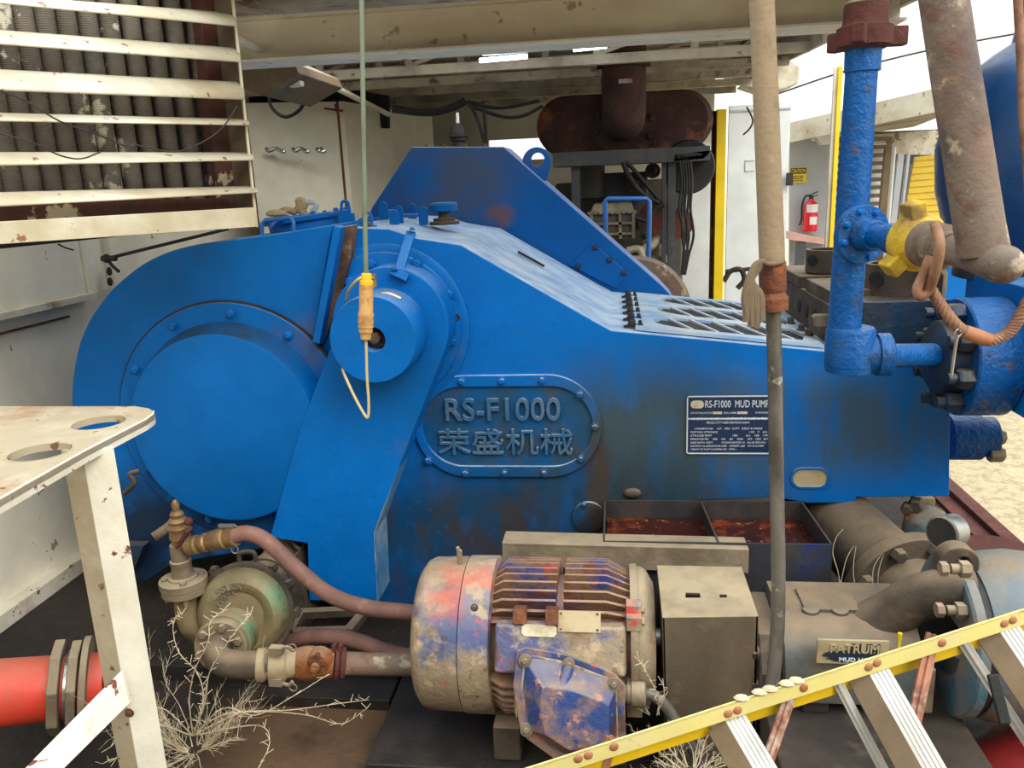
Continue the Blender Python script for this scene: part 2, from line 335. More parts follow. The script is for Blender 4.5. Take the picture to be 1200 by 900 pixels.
MT['taglight'] = mat('pale_tag', (206, 196, 168), [((150, 134, 104), 16, .5, .65, .6)], rough=.6, bump=.1)
MT['darkblue'] = mat('dark_sticker_blue', (26, 40, 56), [], rough=.6, bump=0)
MT['brass'] = mat('dull_brass', (150, 122, 84), [((110, 84, 58), 14, .45, .6, .7)], rough=.5, metal=.5, bump=.15)
MT['engine'] = mat('engine_dark', (76, 78, 74), [((82, 66, 52), 6, .45, .6, .7)], rough=.6, bump=.3)
MT['enginetan'] = mat('engine_tan', (150, 142, 118), [((100, 84, 64), 9, .45, .6, .7)], rough=.6, bump=.3)
MT['framegrey'] = mat('frame_grey', (70, 74, 76), [((98, 92, 84), 8, .5, .65, .6)], rough=.6, bump=.15)
MT['railblue'] = mat('rail_blue', (40, 100, 170), [], rough=.4)
MT['lamp'] = mat('lamp_tube', (240, 244, 248), [], rough=.3, bump=0, emit=((235, 242, 255), 12.0))
MT['pinkwood'] = mat('faded_red_board', (204, 160, 146), [((180, 176, 172), 6, .5, .65, .7)], rough=.7)
MT['grille'] = mat('dusty_cover_plate', (120, 164, 204), [((190, 196, 196), 5, .35, .6, .8), ((206, 196, 176), 9, .58, .7, .6)], rough=.4, bump=.15)
MT['letter'] = mat('raised_letter_paint', (40, 92, 132), [((90, 110, 124), 14, .45, .62, .7)], rough=.5, bump=.1, dust=((150, 160, 166), 1))
MT['unionyellow'] = mat('grimy_yellow', (206, 172, 40), [((110, 84, 50), 9, .46, .6, .85)], rough=.7, bump=.4)
MT['vesselblue'] = mat('vessel_paint', (6, 66, 118), [((150, 116, 70), 3, .6, .68, .7), ((10, 50, 90), 3, .45, .6, .5)], rough=.4, bump=.06)
MT['gratingyellow'] = mat('grating_yellow', (216, 186, 60), [((190, 160, 60), 9, .5, .62, .5)], rough=.6, bump=0)
MT['rustseam'] = mat('rusty_seam', (104, 74, 56), [((40, 30, 26), 6, .45, .6, .9), ((150, 120, 90), 18, .6, .7, .6)], rough=.9, bump=.4)
MT['coverblue'] = mat('gear_cover_paint', (0, 102, 182), [((0, 84, 150), 2.2, .42, .62, .6), ((24, 34, 44), 4, .25, .45, .92, (1, 1, 1), ((P(190, 650, 2.84).x, 2.84, P(190, 650, 2.84).z), (.75, .6, .42))), ((90, 76, 60), 4, .4, .6, .5, (1, 1, 1), ((P(350, 410, 2.84).x, 2.84, P(350, 410, 2.84).z), (.2, .3, .16)))], rough=.5, bump=.1, bscale=45, dust=((130, 160, 180), .4), spec=.16)  # big dark patch paints in the shade low on the cover, with grime
MT['wornlitblue'] = mat('worn_lit_edge_blue', (84, 134, 176), [((150, 160, 164), 8, .5, .62, .7), ((40, 90, 140), 5, .5, .62, .6)], rough=.5)  # paler blue paints in the light on the arm's right side
MT['drumblue'] = mat('drum_cover_paint', (0, 100, 178), [((0, 84, 150), 2.2, .42, .62, .6)], rough=.5, bump=.1, dust=((40, 62, 76), 1), spec=.16)
MT['panelblue'] = mat('grimy_panel_paint', (10, 82, 134), [((40, 70, 88), 6, .42, .62, .8), ((74, 68, 60), 5, .52, .66, .6)], rough=.55, bump=.3, bscale=60, dust=((150, 160, 160), .9), spec=.2)
MT['channelrust'] = mat('peeling_brown_channel', (92, 54, 42), [((58, 36, 30), 6, .45, .6, .7), ((206, 194, 166), 7, .60, .63, .95)], rough=.8, bump=.3)
MT['baseplate'] = mat('dirty_base_plate', (66, 56, 46), [((40, 33, 28), 4, .42, .6, .8), ((96, 80, 62), 8, .56, .68, .6)], rough=.8, bump=.2)
MT['void'] = mat('dark_interior', (26, 26, 28), [((54, 46, 38), 10, .5, .65, .6)], rough=.8)
# ================================================================== mud pump
YF = 2.9; YB = 3.95
DOWN = V((0, 0, -1)); FR = V((0, -1, 0)); UP = V((0, 0, 1)); RT = V((1, 0, 0))
pump = thing('mud_pump', 'large blue triplex mud pump with raised oval name panel on its side', 'pump', (0, YF+.5, 0))
pl = lambda pts, Y: [P(x, y, Y) for x, y in pts]
# frame
b = B()
b.prism(pl([(396, 266), (455, 268), (489, 279), (540, 287), (680, 367), (716, 387), (965, 411), (1018, 416), (1114, 424), (1113, 582), (1003, 583), (1003, 590), (947, 590), (905, 583), (760, 590), (690, 708), (430, 708), (345, 640), (345, 560)], YF), (0, YB-YF, 0))
frame_o = obj('frame', b, MT['pumpblue'], pump, bevel=.006)
# curved gear cover
arc = [(390, 263), (330, 273), (270, 281), (228, 287), (195, 296), (165, 311), (135, 335), (118, 355), (104, 376), (93, 402), (87, 430), (84, 458), (84, 500), (88, 545), (98, 590), (118, 635), (146, 674), (172, 682), (205, 660), (330, 640), (352, 500)]
arc = [tuple(p.xy) for p in spline([V((x, y, 0)) for x, y in arc[:17]], 4)]+arc[17:]
b = B(); b.prism(pl(arc, 2.84), (0, YB-2.84-.05, 0))
obj('gear_cover', b, MT['coverblue'], pump, bevel=.008, label='curved blue gear cover with bolted round ring')
# rib and rusty seam between cover and frame
b = B(); b.beam(P(399, 265, 2.82), P(374, 400, 2.82), R(9, P(390, 300, 2.82)), .07, up=FR)
obj('rib', b, MT['blue'], pump, bevel=.003)
b = B(); b.prism(pl([(402, 266), (414, 264), (411, 300), (400, 345), (390, 372), (379, 402), (370, 404)], 2.838), (0, .05, 0))
obj('seam_gap', b, MT['rustseam'], pump, label='rusty brown seam beside the rib')
# ring + drum on the left
c = P(277, 494, 2.84); r = R(141, c)
b = B(); b.annulus(c+FR*-.002, FR, R(118, c), r, .022, 72)
ring = obj('cover_ring', b, MT['coverblue'], pump, bevel=.003)
b = B(); b.annulus(c+FR*-.002, FR, r, r+.008, .012, 72); obj('ring_gasket', b, MT['dark'], ring)
for x, y in ((157, 432), (202, 380), (271, 362), (346, 381), (148, 500), (158, 560), (185, 602), (240, 630)):
    p = P(x, y, 2.818); q = (p-c); q.y = 0; q = q.normalized()*R(129, c); p = V((c.x+q.x, 2.818, c.z+q.z))
    obj('bolt', B().bolt(p, FR, .014, .012), MT['blue'], ring)
b = B(); b.lathe(c, FR, [(0, R(121, c)), (.09, R(113, c)), (.108, R(110, c)), (.112, R(107, c))], 72)
obj('drum_cover', b, MT['drumblue'], pump)
# bearing arm plate
cc = P(457, 383, 2.72); rr = R(70, cc)
poly = circ(cc, rr, 30, math.radians(-22), math.radians(190))
pts = poly + pl([(352, 500), (316, 630), (360, 637), (362, 704), (441, 706), (437, 625)], 2.72)
b = B(); b.prism(pts, (0, .18, 0))
arm = obj('bearing_arm', b, MT['blue'], pump, bevel=.005, label='tall tapering blue bearing arm with a round end')
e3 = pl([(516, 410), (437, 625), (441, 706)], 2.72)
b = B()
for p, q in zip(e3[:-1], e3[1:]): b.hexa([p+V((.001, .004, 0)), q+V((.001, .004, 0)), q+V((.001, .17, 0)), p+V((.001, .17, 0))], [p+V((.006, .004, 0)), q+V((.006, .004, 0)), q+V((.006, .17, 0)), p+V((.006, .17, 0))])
obj('arm_side', b, MT['wornlitblue'], arm, label='worn side face painted paler blue as if lit')
# flange disc behind
c2 = P(455, 383, 2.9); b = B(); b.lathe(c2, FR, [(0, R(97, c2)), (.016, R(97, c2)), (.02, R(95, c2)), (.02, R(88, c2)), (.034, R(87, c2)), (.036, R(84, c2))], 72)
fl = obj('bearing_flange', b, MT['blue'], pump)
for x, y in ((489, 309), (526, 345), (529, 399), (436, 309), (410, 330)):
    obj('bolt', B().bolt(P(x, y, 2.864), FR, .017, .016), MT['blue'], fl)
p = P(535, 372, 2.864); obj('bolt_hole', B().annulus(p, FR, .006, .013, .003, 20), MT['dark'], fl)
# small front cylinder with hole
c3 = P(452, 388, 2.72); r3 = R(50, c3); h = .165
ph = P(437, 398, 2.72-h)
b = B(); n = 64
rr_ = [circ(c3, r3*1.02, n), circ(c3+FR*(h-.012), r3*1.0, n), circ(c3+FR*h, r3*.965, n)]
hr = R(15, ph)
b.rings(rr_+[circ(ph, hr, n), circ(ph-FR*.07, hr*.95, n)], False, True)
cap = obj('bearing_cap', b, MT['blue'], pump, ang=30)
b = B(); b.lathe(ph-FR*.065, FR, [(0, hr*.9), (.015, hr*.85), (.015, hr*.45), (.05, hr*.4)], 24); b.hex(ph-FR*.05, FR, hr*.5, .035)
obj('shaft_end', b, MT['brown'], cap)
b = B(); q = P(441, 352, 2.62); b.cyl(q+DOWN*.02, q+UP*.02, .012, n=14); b.hex(q+UP*.01, UP, .016, .012)
b.tube([q+UP*.015, q+UP*.02+RT*.04, q+RT*.085+UP*.002], lambda t: .009+.004*math.sin(PI*t), 10, 5)
obj('grease_fitting', b, MT['steel'], cap)
# strap from top edge down to the arm
b = B(); b.beam(P(482, 272, 2.84), P(467, 320, 2.72), R(9, cc)*1.25, .014, up=FR)
b.beam(P(470, 318, 2.71), P(466, 326, 2.70), .065, .03, up=FR)
st = obj('strap', b, MT['blue'], pump, bevel=.002)
for q in (P(483, 270, 2.82), P(462, 316, 2.69)): obj('bolt', B().bolt(q, UP, .009), MT['blue'], st)
# oval name panel
co = P(594, 499, YF); sx = S(co)
outer = stadium(co+FR*0, 220*sx, 124*sx, 24); inner = stadium(co, 201*sx, 97*sx, 24)
b = B(); b.plate([p+FR*-.003 for p in outer], [[p+FR*-.003 for p in inner]], FR*.02)
np_ = obj('oval_panel', b, MT['pumpblue'], pump, bevel=.003, label='raised oval panel bolted on the pump side')
b = B(); b.prism([p+FR*-.003 for p in stadium(co, 203*sx, 99*sx, 24)], FR*.008); obj('panel_face', b, MT['panelblue'], np_)
for i, (x, y) in enumerate([(337, 157), (493, 155), (651, 152), (799, 207), (858, 335), (803, 460), (659, 516), (505, 516), (351, 516), (207, 466), (200, 225), (160, 345)]):
    obj('bolt', B().bolt(P(440+x*.3, 400+y*.3, YF-.016), FR, .0125, .012), MT['pumpblue'], np_)
tc_ = P(589.5, 478.5, YF); obj('raised_lettering', text('RS-F1000', tc_+FR*.003, 135*S(tc_), 27*S(tc_), .02, bold=.008), MT['letter'], np_)
tc_ = P(592, 516.5, YF); obj('raised_lettering', text('荣盛机械', tc_+FR*.003, 158*S(tc_), 31*S(tc_), .017, bold=.004), MT['letter'], np_)
# maker's plate
a = P(805, 464, YF-.006); d = P(902, 532, YF-.006); W = d.x-a.x; H = a.z-d.z; cx = (a.x+d.x)/2; cz = (a.z+d.z)/2; yy = YF-.006
b = B(); b.box(a.x, d.x, yy, yy+.01, d.z, a.z); mp = obj('maker_plate', b, MT['plate'], pump, label='dark blue maker plate with white lettering')
b = B(); t = .0045
for x0, x1, z0, z1 in ((a.x, d.x, a.z-t, a.z), (a.x, d.x, d.z, d.z+t), (a.x, a.x+t, d.z, a.z), (d.x-t, d.x, d.z, a.z), (a.x, d.x, cz+.10*H, cz+.10*H+t)): b.box(x0, x1, yy-.002, yy, z0, z1)
obj('plate_border', b, MT['plateink'], mp)
def ptext(s, u0, u1, v0, v1):      # u, v measured 0..1 across the plate from its top left corner
    return text(s, V((a.x+W*(u0+u1)/2, yy-.0003, a.z-H*(v0+v1)/2)), W*(u1-u0), H*(v1-v0), .0012)
obj('lettering', ptext('RS-F1000  MUD PUMP', .22, .97, .08, .20), MT['plateink'], mp)
b = B(); b.prism(stadium(V((a.x+W*.125, yy, a.z-H*.145)), W*.16, H*.13, 12), FR*.002); obj('emblem', b, MT['taglight'], mp)
b = B(); b.box(a.x+W*.31, a.x+W*.42, yy-.002, yy, a.z-H*.31, a.z-H*.27); b.box(a.x+W*.60, a.x+W*.72, yy-.002, yy, a.z-H*.31, a.z-H*.27); obj('stamp_field', b, MT['taglight'], mp)
for s, u0, u1, v0, v1 in (('DATE OF MANUFACTURE', .05, .30, .275, .305), ('SERIAL NUMBER', .44, .59, .275, .305), ('API THE MONOGRAM', .81, .97, .275, .305), ('RONGSHENG MACHINERY MANUFACTURE LTD OF HUABEI OIL FIELD', .06, .95, .37, .41), ('RENQIU CITY HEBEI PROVINCE CHINA', .24, .75, .44, .48),
    ('HORSEPOWER     H.P.   1000   DUTY   INPUT & SPEEDS', .10, .90, .545, .575), ('PISTON STROKE                              140   7   6¾', .05, .96, .605, .635), ('STROKE RPM                    150        6½   180   170', .05, .97, .665, .695), ('PRESSURE PSI     300    140     50     5000     873   1005   871', .05, .97, .725, .755), ('GEAR RATIO 4.207:1            STROKE LENGTH 10   VALVE SIZE API 6', .05, .95, .785, .815), ('SUCTION & DISCHARGE SIZE   WEIGHT LBS   10×12×5 FEET', .05, .93, .845, .875), ('WEIGHT OF PUMP AS SHIPPED LBS   18790 ×', .05, .60, .905, .93)):
    obj('lettering', ptext(s, u0, u1, v0, v1), MT['plateink'], mp)
# oblong port on the right
pc = P(949, 560, YF); b = B(); b.plate(stadium(pc+FR*-.002, R(44, pc), R(26, pc), 12), [stadium(pc+FR*-.002, R(39, pc), R(21, pc), 12)], FR*.008); pt_ = obj('oblong_port', b, MT['pumpblue'], pump)
b = B(); b.prism(stadium(pc+FR*-.002, R(40, pc), R(22, pc), 12), FR*.003); obj('port_panel', b, MT['tag'], pt_)
# round boss half hidden behind the tray
pc = P(690, 605, YF); b = B(); b.lathe(pc, FR, [(0, R(19, pc)), (.014, R(19, pc)), (.018, R(16, pc))], 32); ob = obj('round_port', b, MT['pumpblue'], pump); obj('bolt', B().bolt(P(684, 592, YF-.018), FR, .009), MT['pumpblue'], ob)
pc = P(741, 578, YF); b = B(); b.sphere(pc, .035, 10, (1, .6, .6)); obj('drain_boss', b, MT['brown'], pump)
# lower foot beam
b = B(); b.box(P(330, 700, YF).x, P(700, 700, YF).x, YF+.02, YB, 0.02, P(600, 706, YF).z+.01); obj('skid_base', b, MT['dark'], pump, bevel=.004)
# deck screen cover
ztop = lambda px: P(px, 387+(px-716)*24/249, YF).z
xa = P(745, 389, YF).x; xb = P(968, 411, YF).x
def deck(x, y): # point on the sloping deck
    x0, x1 = P(716, 387, YF).x, P(965, 411, YF).x
    return V((x, y, ztop(716)+(x-x0)/(x1-x0)*(ztop(965)-ztop(716))))
holes = []
rows = [(2.99, 3.22), (3.30, 3.53), (3.61, 3.82)]
for i, (y0, y1) in enumerate(rows):
    x0 = xa+.07+.03*i; x1 = xb-.06; ym = (y0+y1)/2; r_ = (y1-y0)/2
    L_ = [(x0+r_-r_*math.sin(PI*k/10)*1.0, ym-r_*math.cos(PI*k/10)) for k in range(11)]
    L_ = [(x0+r_*1.5-r_*1.5*math.sin(PI*k/10), ym-r_*math.cos(PI*k/10)) for k in range(11)] + [(x1, y1), (x1+.03, ym), (x1, y0)]
    holes.append([deck(x, y)+UP*.004 for x, y in L_])
b = B(); b.plate([deck(x, y)+UP*.004 for x, y in ((xa, 2.93), (xb, 2.93), (xb, 3.88), (xa, 3.88))], holes, UP*.012)
sc_ = obj('screen_cover', b, MT['grille'], pump, label='dusty cover plate with three slatted openings')
b = B(); b.sheet([deck(x, y)+UP*.0015 for x, y in ((xa+.03, 2.97), (xb-.02, 2.97), (xb-.02, 3.84), (xa+.03, 3.84))]); obj('screen_backing', b, MT['void'], sc_)
for i, (y0, y1) in enumerate(rows):
    b = B(); k = 7
    for j in range(k):
        y = y0+(y1-y0)*(j+.5)/k; b.beam(deck(xa+.1+.03*i, y)+UP*.006, deck(xb-.06, y)+UP*.006, .004, .006)
    obj('slat', b, MT['framegrey'], sc_); b = B()
    m_ = 5
    for j in range(m_):
        x = xa+.16+.03*i+(xb-.3-xa)*j/(m_-1)*1.0; b.beam(deck(x-.03, y1)+UP*.013, deck(x+.05, y0)+UP*.013, .010, .008)
    obj('cross_bar', b, MT['shade'], sc_)
for j in range(6):
    q = deck(xa-.012, 2.98+.155*j)+UP*.006; b = B(); b.box(q.x-.03, q.x+.03, q.y-.012, q.y+.012, q.z, q.z+.006); b.bolt(q+UP*.006, UP, .014, .018); b.bolt(q+UP*.006+RT*.03, UP, .008, .014)
    obj('hinge_clamp', b, MT['black'], sc_)
for q in (deck(xb-.03, 3.35), deck(xb-.02, 3.2), deck(xb-.015, 3.1)): obj('bolt', B().bolt(q+UP*.016, UP, .014, .02), MT['brown'], sc_)
# pump top details
def top(px, py, Y): return P(px, py, Y)
b = B(); q = P(521, 263, 3.35); b.lathe(q, UP, [(0, .062), (.012, .062), (.014, .045), (.026, .045), (.028, .024), (.055, .024)], 28); br = obj('breather', b, MT['brown'], pump)
b = B(); b.lathe(q+UP*.052, UP, [(0, .05), (.004, .056), (.028, .058), (.036, .052), (.038, .03)], 32); obj('breather_cap', b, MT['blue'], br)
for x, y, Y, hh in ((449, 252, 3.3, .05), (462, 262, 3.15, .05), (467, 258, 3.25, .055), (483, 252, 3.62, .045), (496, 258, 3.3, .05), (425, 275, 3.0, .06)):
    q = P(x, y, Y); b = B(); b.prism(circ(q+UP*hh*.7, .019, 14, 0, PI)+[q-RT*.019-UP*.02, q+RT*.019-UP*.02], (0, .012, 0)); obj('lid_lug', b, MT['blue'], pump, bevel=.002)
for x0, y0, Y0, x1, y1, Y1 in ((450, 248, 3.3, 470, 247, 3.62), (470, 253, 3.3, 497, 252, 3.62)):
    obj('hinge_bar', B().cyl(P(x0, y0, Y0), P(x1, y1, Y1), .008, n=12), MT['blue'], pump)
for x, y, Y in ((406, 258, 3.1), (432, 272, 3.0)):
    q = P(x, y, Y); b = B(); b.tube([q-RT*.014, q-RT*.015+UP*.05, q-RT*.009+UP*.07, q+RT*.009+UP*.07, q+RT*.015+UP*.05, q+RT*.014], .006, 10, 4); b.box(q.x-.028, q.x+.03, q.y-.012, q.y+.015, q.z-.03, q.z+.025); obj('lifting_eye', b, MT['blue'], pump)
b = B(); q = P(430, 272, 2.97); b.prism([q+V((-.016, 0, .03)), q+V((.0, 0, .045)), q+V((.02, 0, .03)), q+V((.03, 0, -.03)), q+V((.012, 0, -.075)), q+V((-.016, 0, -.05))], FR*.012); obj('latch_flap', b, MT['brown'], pump, bevel=.003)
b = B(); q = P(634, 304, 3.42); 
b = B(); q0 = P(607, 296, 3.45); q1 = P(638, 313, 3.45); b.beam(q0+UP*.004, q1+UP*.004, .02, .008); obj('slot', b, MT['void'], pump)
# hatch lid on the gear cover
q = P(362, 264, 3.2); nrm = V((.10, .0, 1)).normalized()
nrm = V((-(P(390, 263, 2.84).z-P(270, 281, 2.84).z)/(P(390, 263, 2.84).x-P(270, 281, 2.84).x), 0, 1)).normalized()
b = B(); b.lathe(q-nrm*.03, nrm, [(0, .155), (.05, .155), (.05, .175), (.066, .177), (.07, .165), (.073, .05)], 48); ht = obj('hatch_lid', b, MT['blue'], pump)
for k in range(10):
    an = 2*PI*k/10+.2; p = q+nrm*.035+V((math.cos(an)*.16, math.sin(an)*.16, -math.cos(an)*.16*nrm.x/nrm.z)); obj('bolt', B().bolt(p, nrm, .01, .012), MT['blue'], ht)
for x0, x1, y0, y1, Y in ((307, 344, 271, 257, 2.95),):
    b = B(); b.tube([P(x0, y0+8, Y), P(x0, y1+5, Y), P(x0+4, y1+1, Y), P(x1-4, y1-2, Y), P(x1, y1+3, Y), P(x1, y0, Y)], .008, 10); obj('hatch_handle', b, MT['railblue'], ht)
b = B(); b.tube([P(316, 268, 3.0), P(326, 258, 3.02), P(350, 254, 3.05), P(390, 250, 3.1)], .008, 10, 5); obj('hatch_handle', b, MT['railblue'], ht)
# big belt guard
G = [(425, 268), (436, 243), (482, 172), (590, 172), (640, 216), (775, 334), (790, 350), (700, 352)]
b = B(); b.prism(pl(G, 3.96), (0, .3, 0)); gd = obj('belt_guard', b, MT['guardblue'], pump, bevel=.006, label='tall blue trapezoid belt guard behind the pump frame')
for x in (500, 520, 545, 568): obj('bolt', B().bolt(P(x, 172, 3.99), UP, .008, .01), MT['brown'], gd)
lq = P(629, 190, 4.05); b = B(); b.plate(circ(lq, R(17, lq), 20, -.3, PI+.2)+[P(612, 205, 4.05), P(640, 212, 4.05)], [circ(P(630, 187, 4.05), R(8, lq), 16)], (0, .03, 0)); obj('lifting_lug', b, MT['guardblue'], gd, bevel=.002, label='lifting lug with a round hole')
fz = 3.955; b = B(); b.prism(pl([(669, 311), (695, 285), (736, 320), (722, 338), (705, 330)], fz), FR*.008); ac = obj('access_plate', b, MT['guardblue'], gd, bevel=.002)
for x, y in ((697, 290), (714, 305), (731, 320), (677, 312)): obj('bolt', B().bolt(P(x, y, fz-.008), FR, .011, .012), MT['bluedark'], ac)
# ---- fluid end
fe = pump
x0 = P(1012, 353, 2.93).x
b = B(); zt = P(1050, 353, 2.93).z; zb = P(1050, 500, 2.93).z
b.box(x0, P(1112, 400, 2.93).x, 2.93, 3.5, zb, zt); obj('module_block', b, MT['bluedark'], fe, bevel=.005)
q = P(978, 361, 2.97); b = B(); b.box(q.x, x0+.2, 2.97, 3.95, P(965, 408, 2.97).z-.02, q.z); mb = obj('stud_block', b, MT['brown'], fe, bevel=.006)
for y, r_ in ((3.52, .028), (3.38, .028), (3.24, .03), (3.08, .03)):
    zc = q.z-.075; obj('stud_hole', B().annulus(V((q.x, y, zc)), -RT, r_*.1, r_, .004, 20), MT['void'], mb)
obj('stud_nut', B().hex(V((q.x, 3.04, q.z-.07)), -RT, .042, .06), MT['brown'], mb); obj('stud_nut', B().hex(V((q.x+.06, 2.96, q.z-.095)), FR, .035, .03), MT['brown'], mb)
q2 = P(971, 340, 3.08); b = B(); b.box(q2.x, q2.x+.34, 3.08, 3.45, q.z, q2.z+.0); b.box(q2.x-.01, q2.x+.4, 3.52, 3.95, q.z, q2.z-.0); obj('cover_block', b, MT['brown'], fe, bevel=.006)
for px, py, Y, rr2, hh in ((967, 318, 3.62, .082, .095), (1046, 345, 3.12, .098, .115)):
    q = P(px, py, Y); b = B(); b.lathe(q, UP, [(0, rr2), (hh, rr2), (hh, rr2*.82), (hh*.5, rr2*.8), (hh*.5, .001)], 40, cap=False)
    vp = obj('valve_pot', b, MT['brown'], fe); 
    for an in (-.75, -2.5):
        d_ = V((math.cos(an), math.sin(an), 0)); obj('side_hole', B().annulus(q+UP*hh*.55+d_*(rr2-.006), d_, .001, rr2*.3, .009, 20), MT['void'], vp)
b = B(); b.hex(P(1080, 347, 3.3), UP, .09, .11); obj('hex_plug', b, MT['tanmetal'], fe, bevel=.004)
# discharge flange, axis along X
c = P(1118, 418, 2.62); r = R(69, c)
b = B(); b.lathe(c, RT, [(0, r*.3), (0, r*.97), (.006, r), (.13, r), (.135, r*.97), (.135, .02)], 64, cap=False); df = obj('discharge_flange', b, MT['blueship'], fe, label='thick round blue discharge flange')
b = B(); b.lathe(c-RT*.085, RT, [(0, r*.36), (.03, r*.62), (.085, r*.66)], 40); obj('flange_hub', b, MT['bluedark'], df)
for k in range(8):
    an = 2*PI*k/8+.25; p = c+V((0, math.cos(an), math.sin(an)))*r*.80
    b = B(); b.hex(p, -RT, .033, .045); b.cyl(p, p-RT*.07, .017, n=14); obj('flange_nut', b, MT['bluedark'], df, bevel=.002)
q = c+RT*.135; b = B(); b.box(q.x, q.x+.6, c.y-.26, c.y+.3, P(1178, 500, 2.36).z, P(1185, 346, 2.36).z); vb = obj('valve_block', b, MT['blue'], fe, bevel=.006)
p = V((q.x+.16, c.y-.26, c.z)); b = B(); b.lathe(p, FR, [(0, .13), (.03, .13), (.035, .12), (.035, .03)], 40); obj('round_cover', b, MT['bluedark'], vb)
b = B(); q = P(1110, 512, 3.05); b.lathe(q, RT, [(0, .085), (.11, .085), (.11, .075), (.16, .075)], 32); sb = obj('end_stub', b, MT['blueship'], fe)
obj('stub_nut', B().hex(q+V((.13, -.05, -.05)), RT, .03, .05), MT['tanmetal'], sb); obj('stub_nut', B().hex(q+V((.15, .0, 0)), RT, .03, .05), MT['tanmetal'], sb)
# ================================================================== blue riser pipe
bp = thing('riser_pipe', 'blue painted vertical pipe with round flange and elbow in front of the pump end', 'pipe', P(990, 430, 2.45))
YP = 2.45
a0 = P(1012, 48, YP); a1 = P(989, 392, YP); a0.x = a0.x; 
b = B(); b.cyl(a0, a1, R(18, a0), R(18.5, a1), 40); b.cyl(P(1012, 52, YP), P(1010.5, 84, YP), R(20.5, a0), n=40); obj('pipe_run', b, MT['blueship'], bp)
e = P(995, 418, YP); re_ = R(28, e)
b = B(); b.lathe(e+UP*R(-8, e), UP, [(0, re_*.98), (R(40, e), re_*.98), (R(43, e), re_*.9), (R(44, e), re_*.6)], 40)
b.lathe(e-UP*R(7, e), DOWN, [(0, re_*.98), (R(10, e), re_*.92), (R(12, e), re_*.68), (R(15, e), re_*.3)], 40)
b.lathe(e-UP*R(-2, e), RT, [(0, R(22, e)), (R(30, e), R(22, e)), (R(30, e), R(25, e)), (R(44, e), R(25, e)), (R(46, e), R(22, e))], 40)
obj('elbow', b, MT['blueship'], bp)
b = B(); b.cyl(P(1030, 417, YP), P(1112, 416, 2.6), R(14, e), R(14.5, e), 36); obj('branch_pipe', b, MT['blueship'], bp)
fc = P(1013, 275, 2.38); fd = V((.33, -.94, -.02)).normalized(); b = B(); b.cyl(fc-fd*.025, fc, R(34, fc), n=48); b.cyl(fc-fd*.06, fc, R(15, fc), n=30)
b.cyl(fc, fc+fd*.05, R(20, fc), R(17, fc), n=36); fg = obj('round_flange', b, MT['blueship'], bp, bevel=.002)
x_, y_, _ = frame(fd)
for k in range(8):
    p = fc+(x_*math.cos(k*PI/4+.3)+y_*math.sin(k*PI/4+.3))*R(27.5, fc); obj('bolt', B().bolt(p, fd, .0085), MT['blue'], fg)
# hammer union on top
hu = thing('hammer_union', 'rust red hammer union with lugs on top of the blue riser pipe', 'pipe fitting', P(1012, 55, YP))
q = P(1012, 58, YP); b = B(); b.lathe(q, UP, [(0, .055), (.008, .07), (.055, .072), (.06, .06), (.075, .056), (.11, .056), (.112, .046), (.2, .046)], 40); ub = obj('union_nut', b, MT['rustred'], hu)
for k in range(3):
    an = k*2*PI/3+.1; d_ = V((math.cos(an), math.sin(an), 0)); b = B(); b.beam(q+d_*.055+UP*.03, q+d_*.112+UP*.03, .035, .05); obj('hammer_lug', b, MT['rustred'], ub, bevel=.005)
b = B(); b.lathe(q+UP*.105, UP, [(0, .047), (.01, .056), (.02, .047), (.03, .047), (.035, .053), (.05, .047), (.2, .047)], 36); obj('threaded_end', b, MT['tanmetal'], hu)
# stub line to the yellow union and the rusty tee
hd = P(1083, 285, 2.13); s0 = fc+fd*.04; dd = (hd-s0).normalized()
b = B(); L_ = (hd-s0).length
b.lathe(s0, dd, [(0, R(13, fc)), (L_*.35, R(13, fc)), (L_*.38, R(17, fc)), (L_*.7, R(18, hd)), (L_*.85, R(24, hd))], 36); stub = obj('flow_stub', b, MT['blueship'], None, 'short blue pipe stub between round flange and yellow union', 'pipe')
yu = thing('wing_union', 'yellow and rusty wing union with lugs joining the horizontal stub', 'pipe fitting', hd)
T = P(1152, 300, 1.93); d2 = (T-hd).normalized()
b = B(); b.lathe(hd-d2*.06, d2, [(0, R(24, hd)), (.012, R(34, hd)), (.045, R(35, hd)), (.055, R(30, hd)), (.062, R(29, hd)), (.075, R(24, hd))], 40); un = obj('union_nut', b, MT['unionyellow'], yu)
xx, y2, _ = frame(d2)
for an in (.25+PI/2, .25+PI/2+2*PI/3, .25+PI/2+4*PI/3):
    d_ = xx*math.cos(an)+y2*math.sin(an); b = B(); b.beam(hd-d2*.03+d_*R(28, hd), hd-d2*.03+d_*R(48, hd), .045, .05, up=d2); obj('hammer_lug', b, MT['unionyellow'], un, bevel=.006)
b = B(); b.lathe(hd, d2, [(.0, R(27, hd)), (.03, R(27, hd)), (.035, R(22, hd)), (.05, R(22, hd)), (.055, R(26, hd)), (.075, R(26, hd)), (.08, R(19, hd)), (.1, R(18, hd))], 36); obj('union_tail', b, MT['pipebrown'], yu)
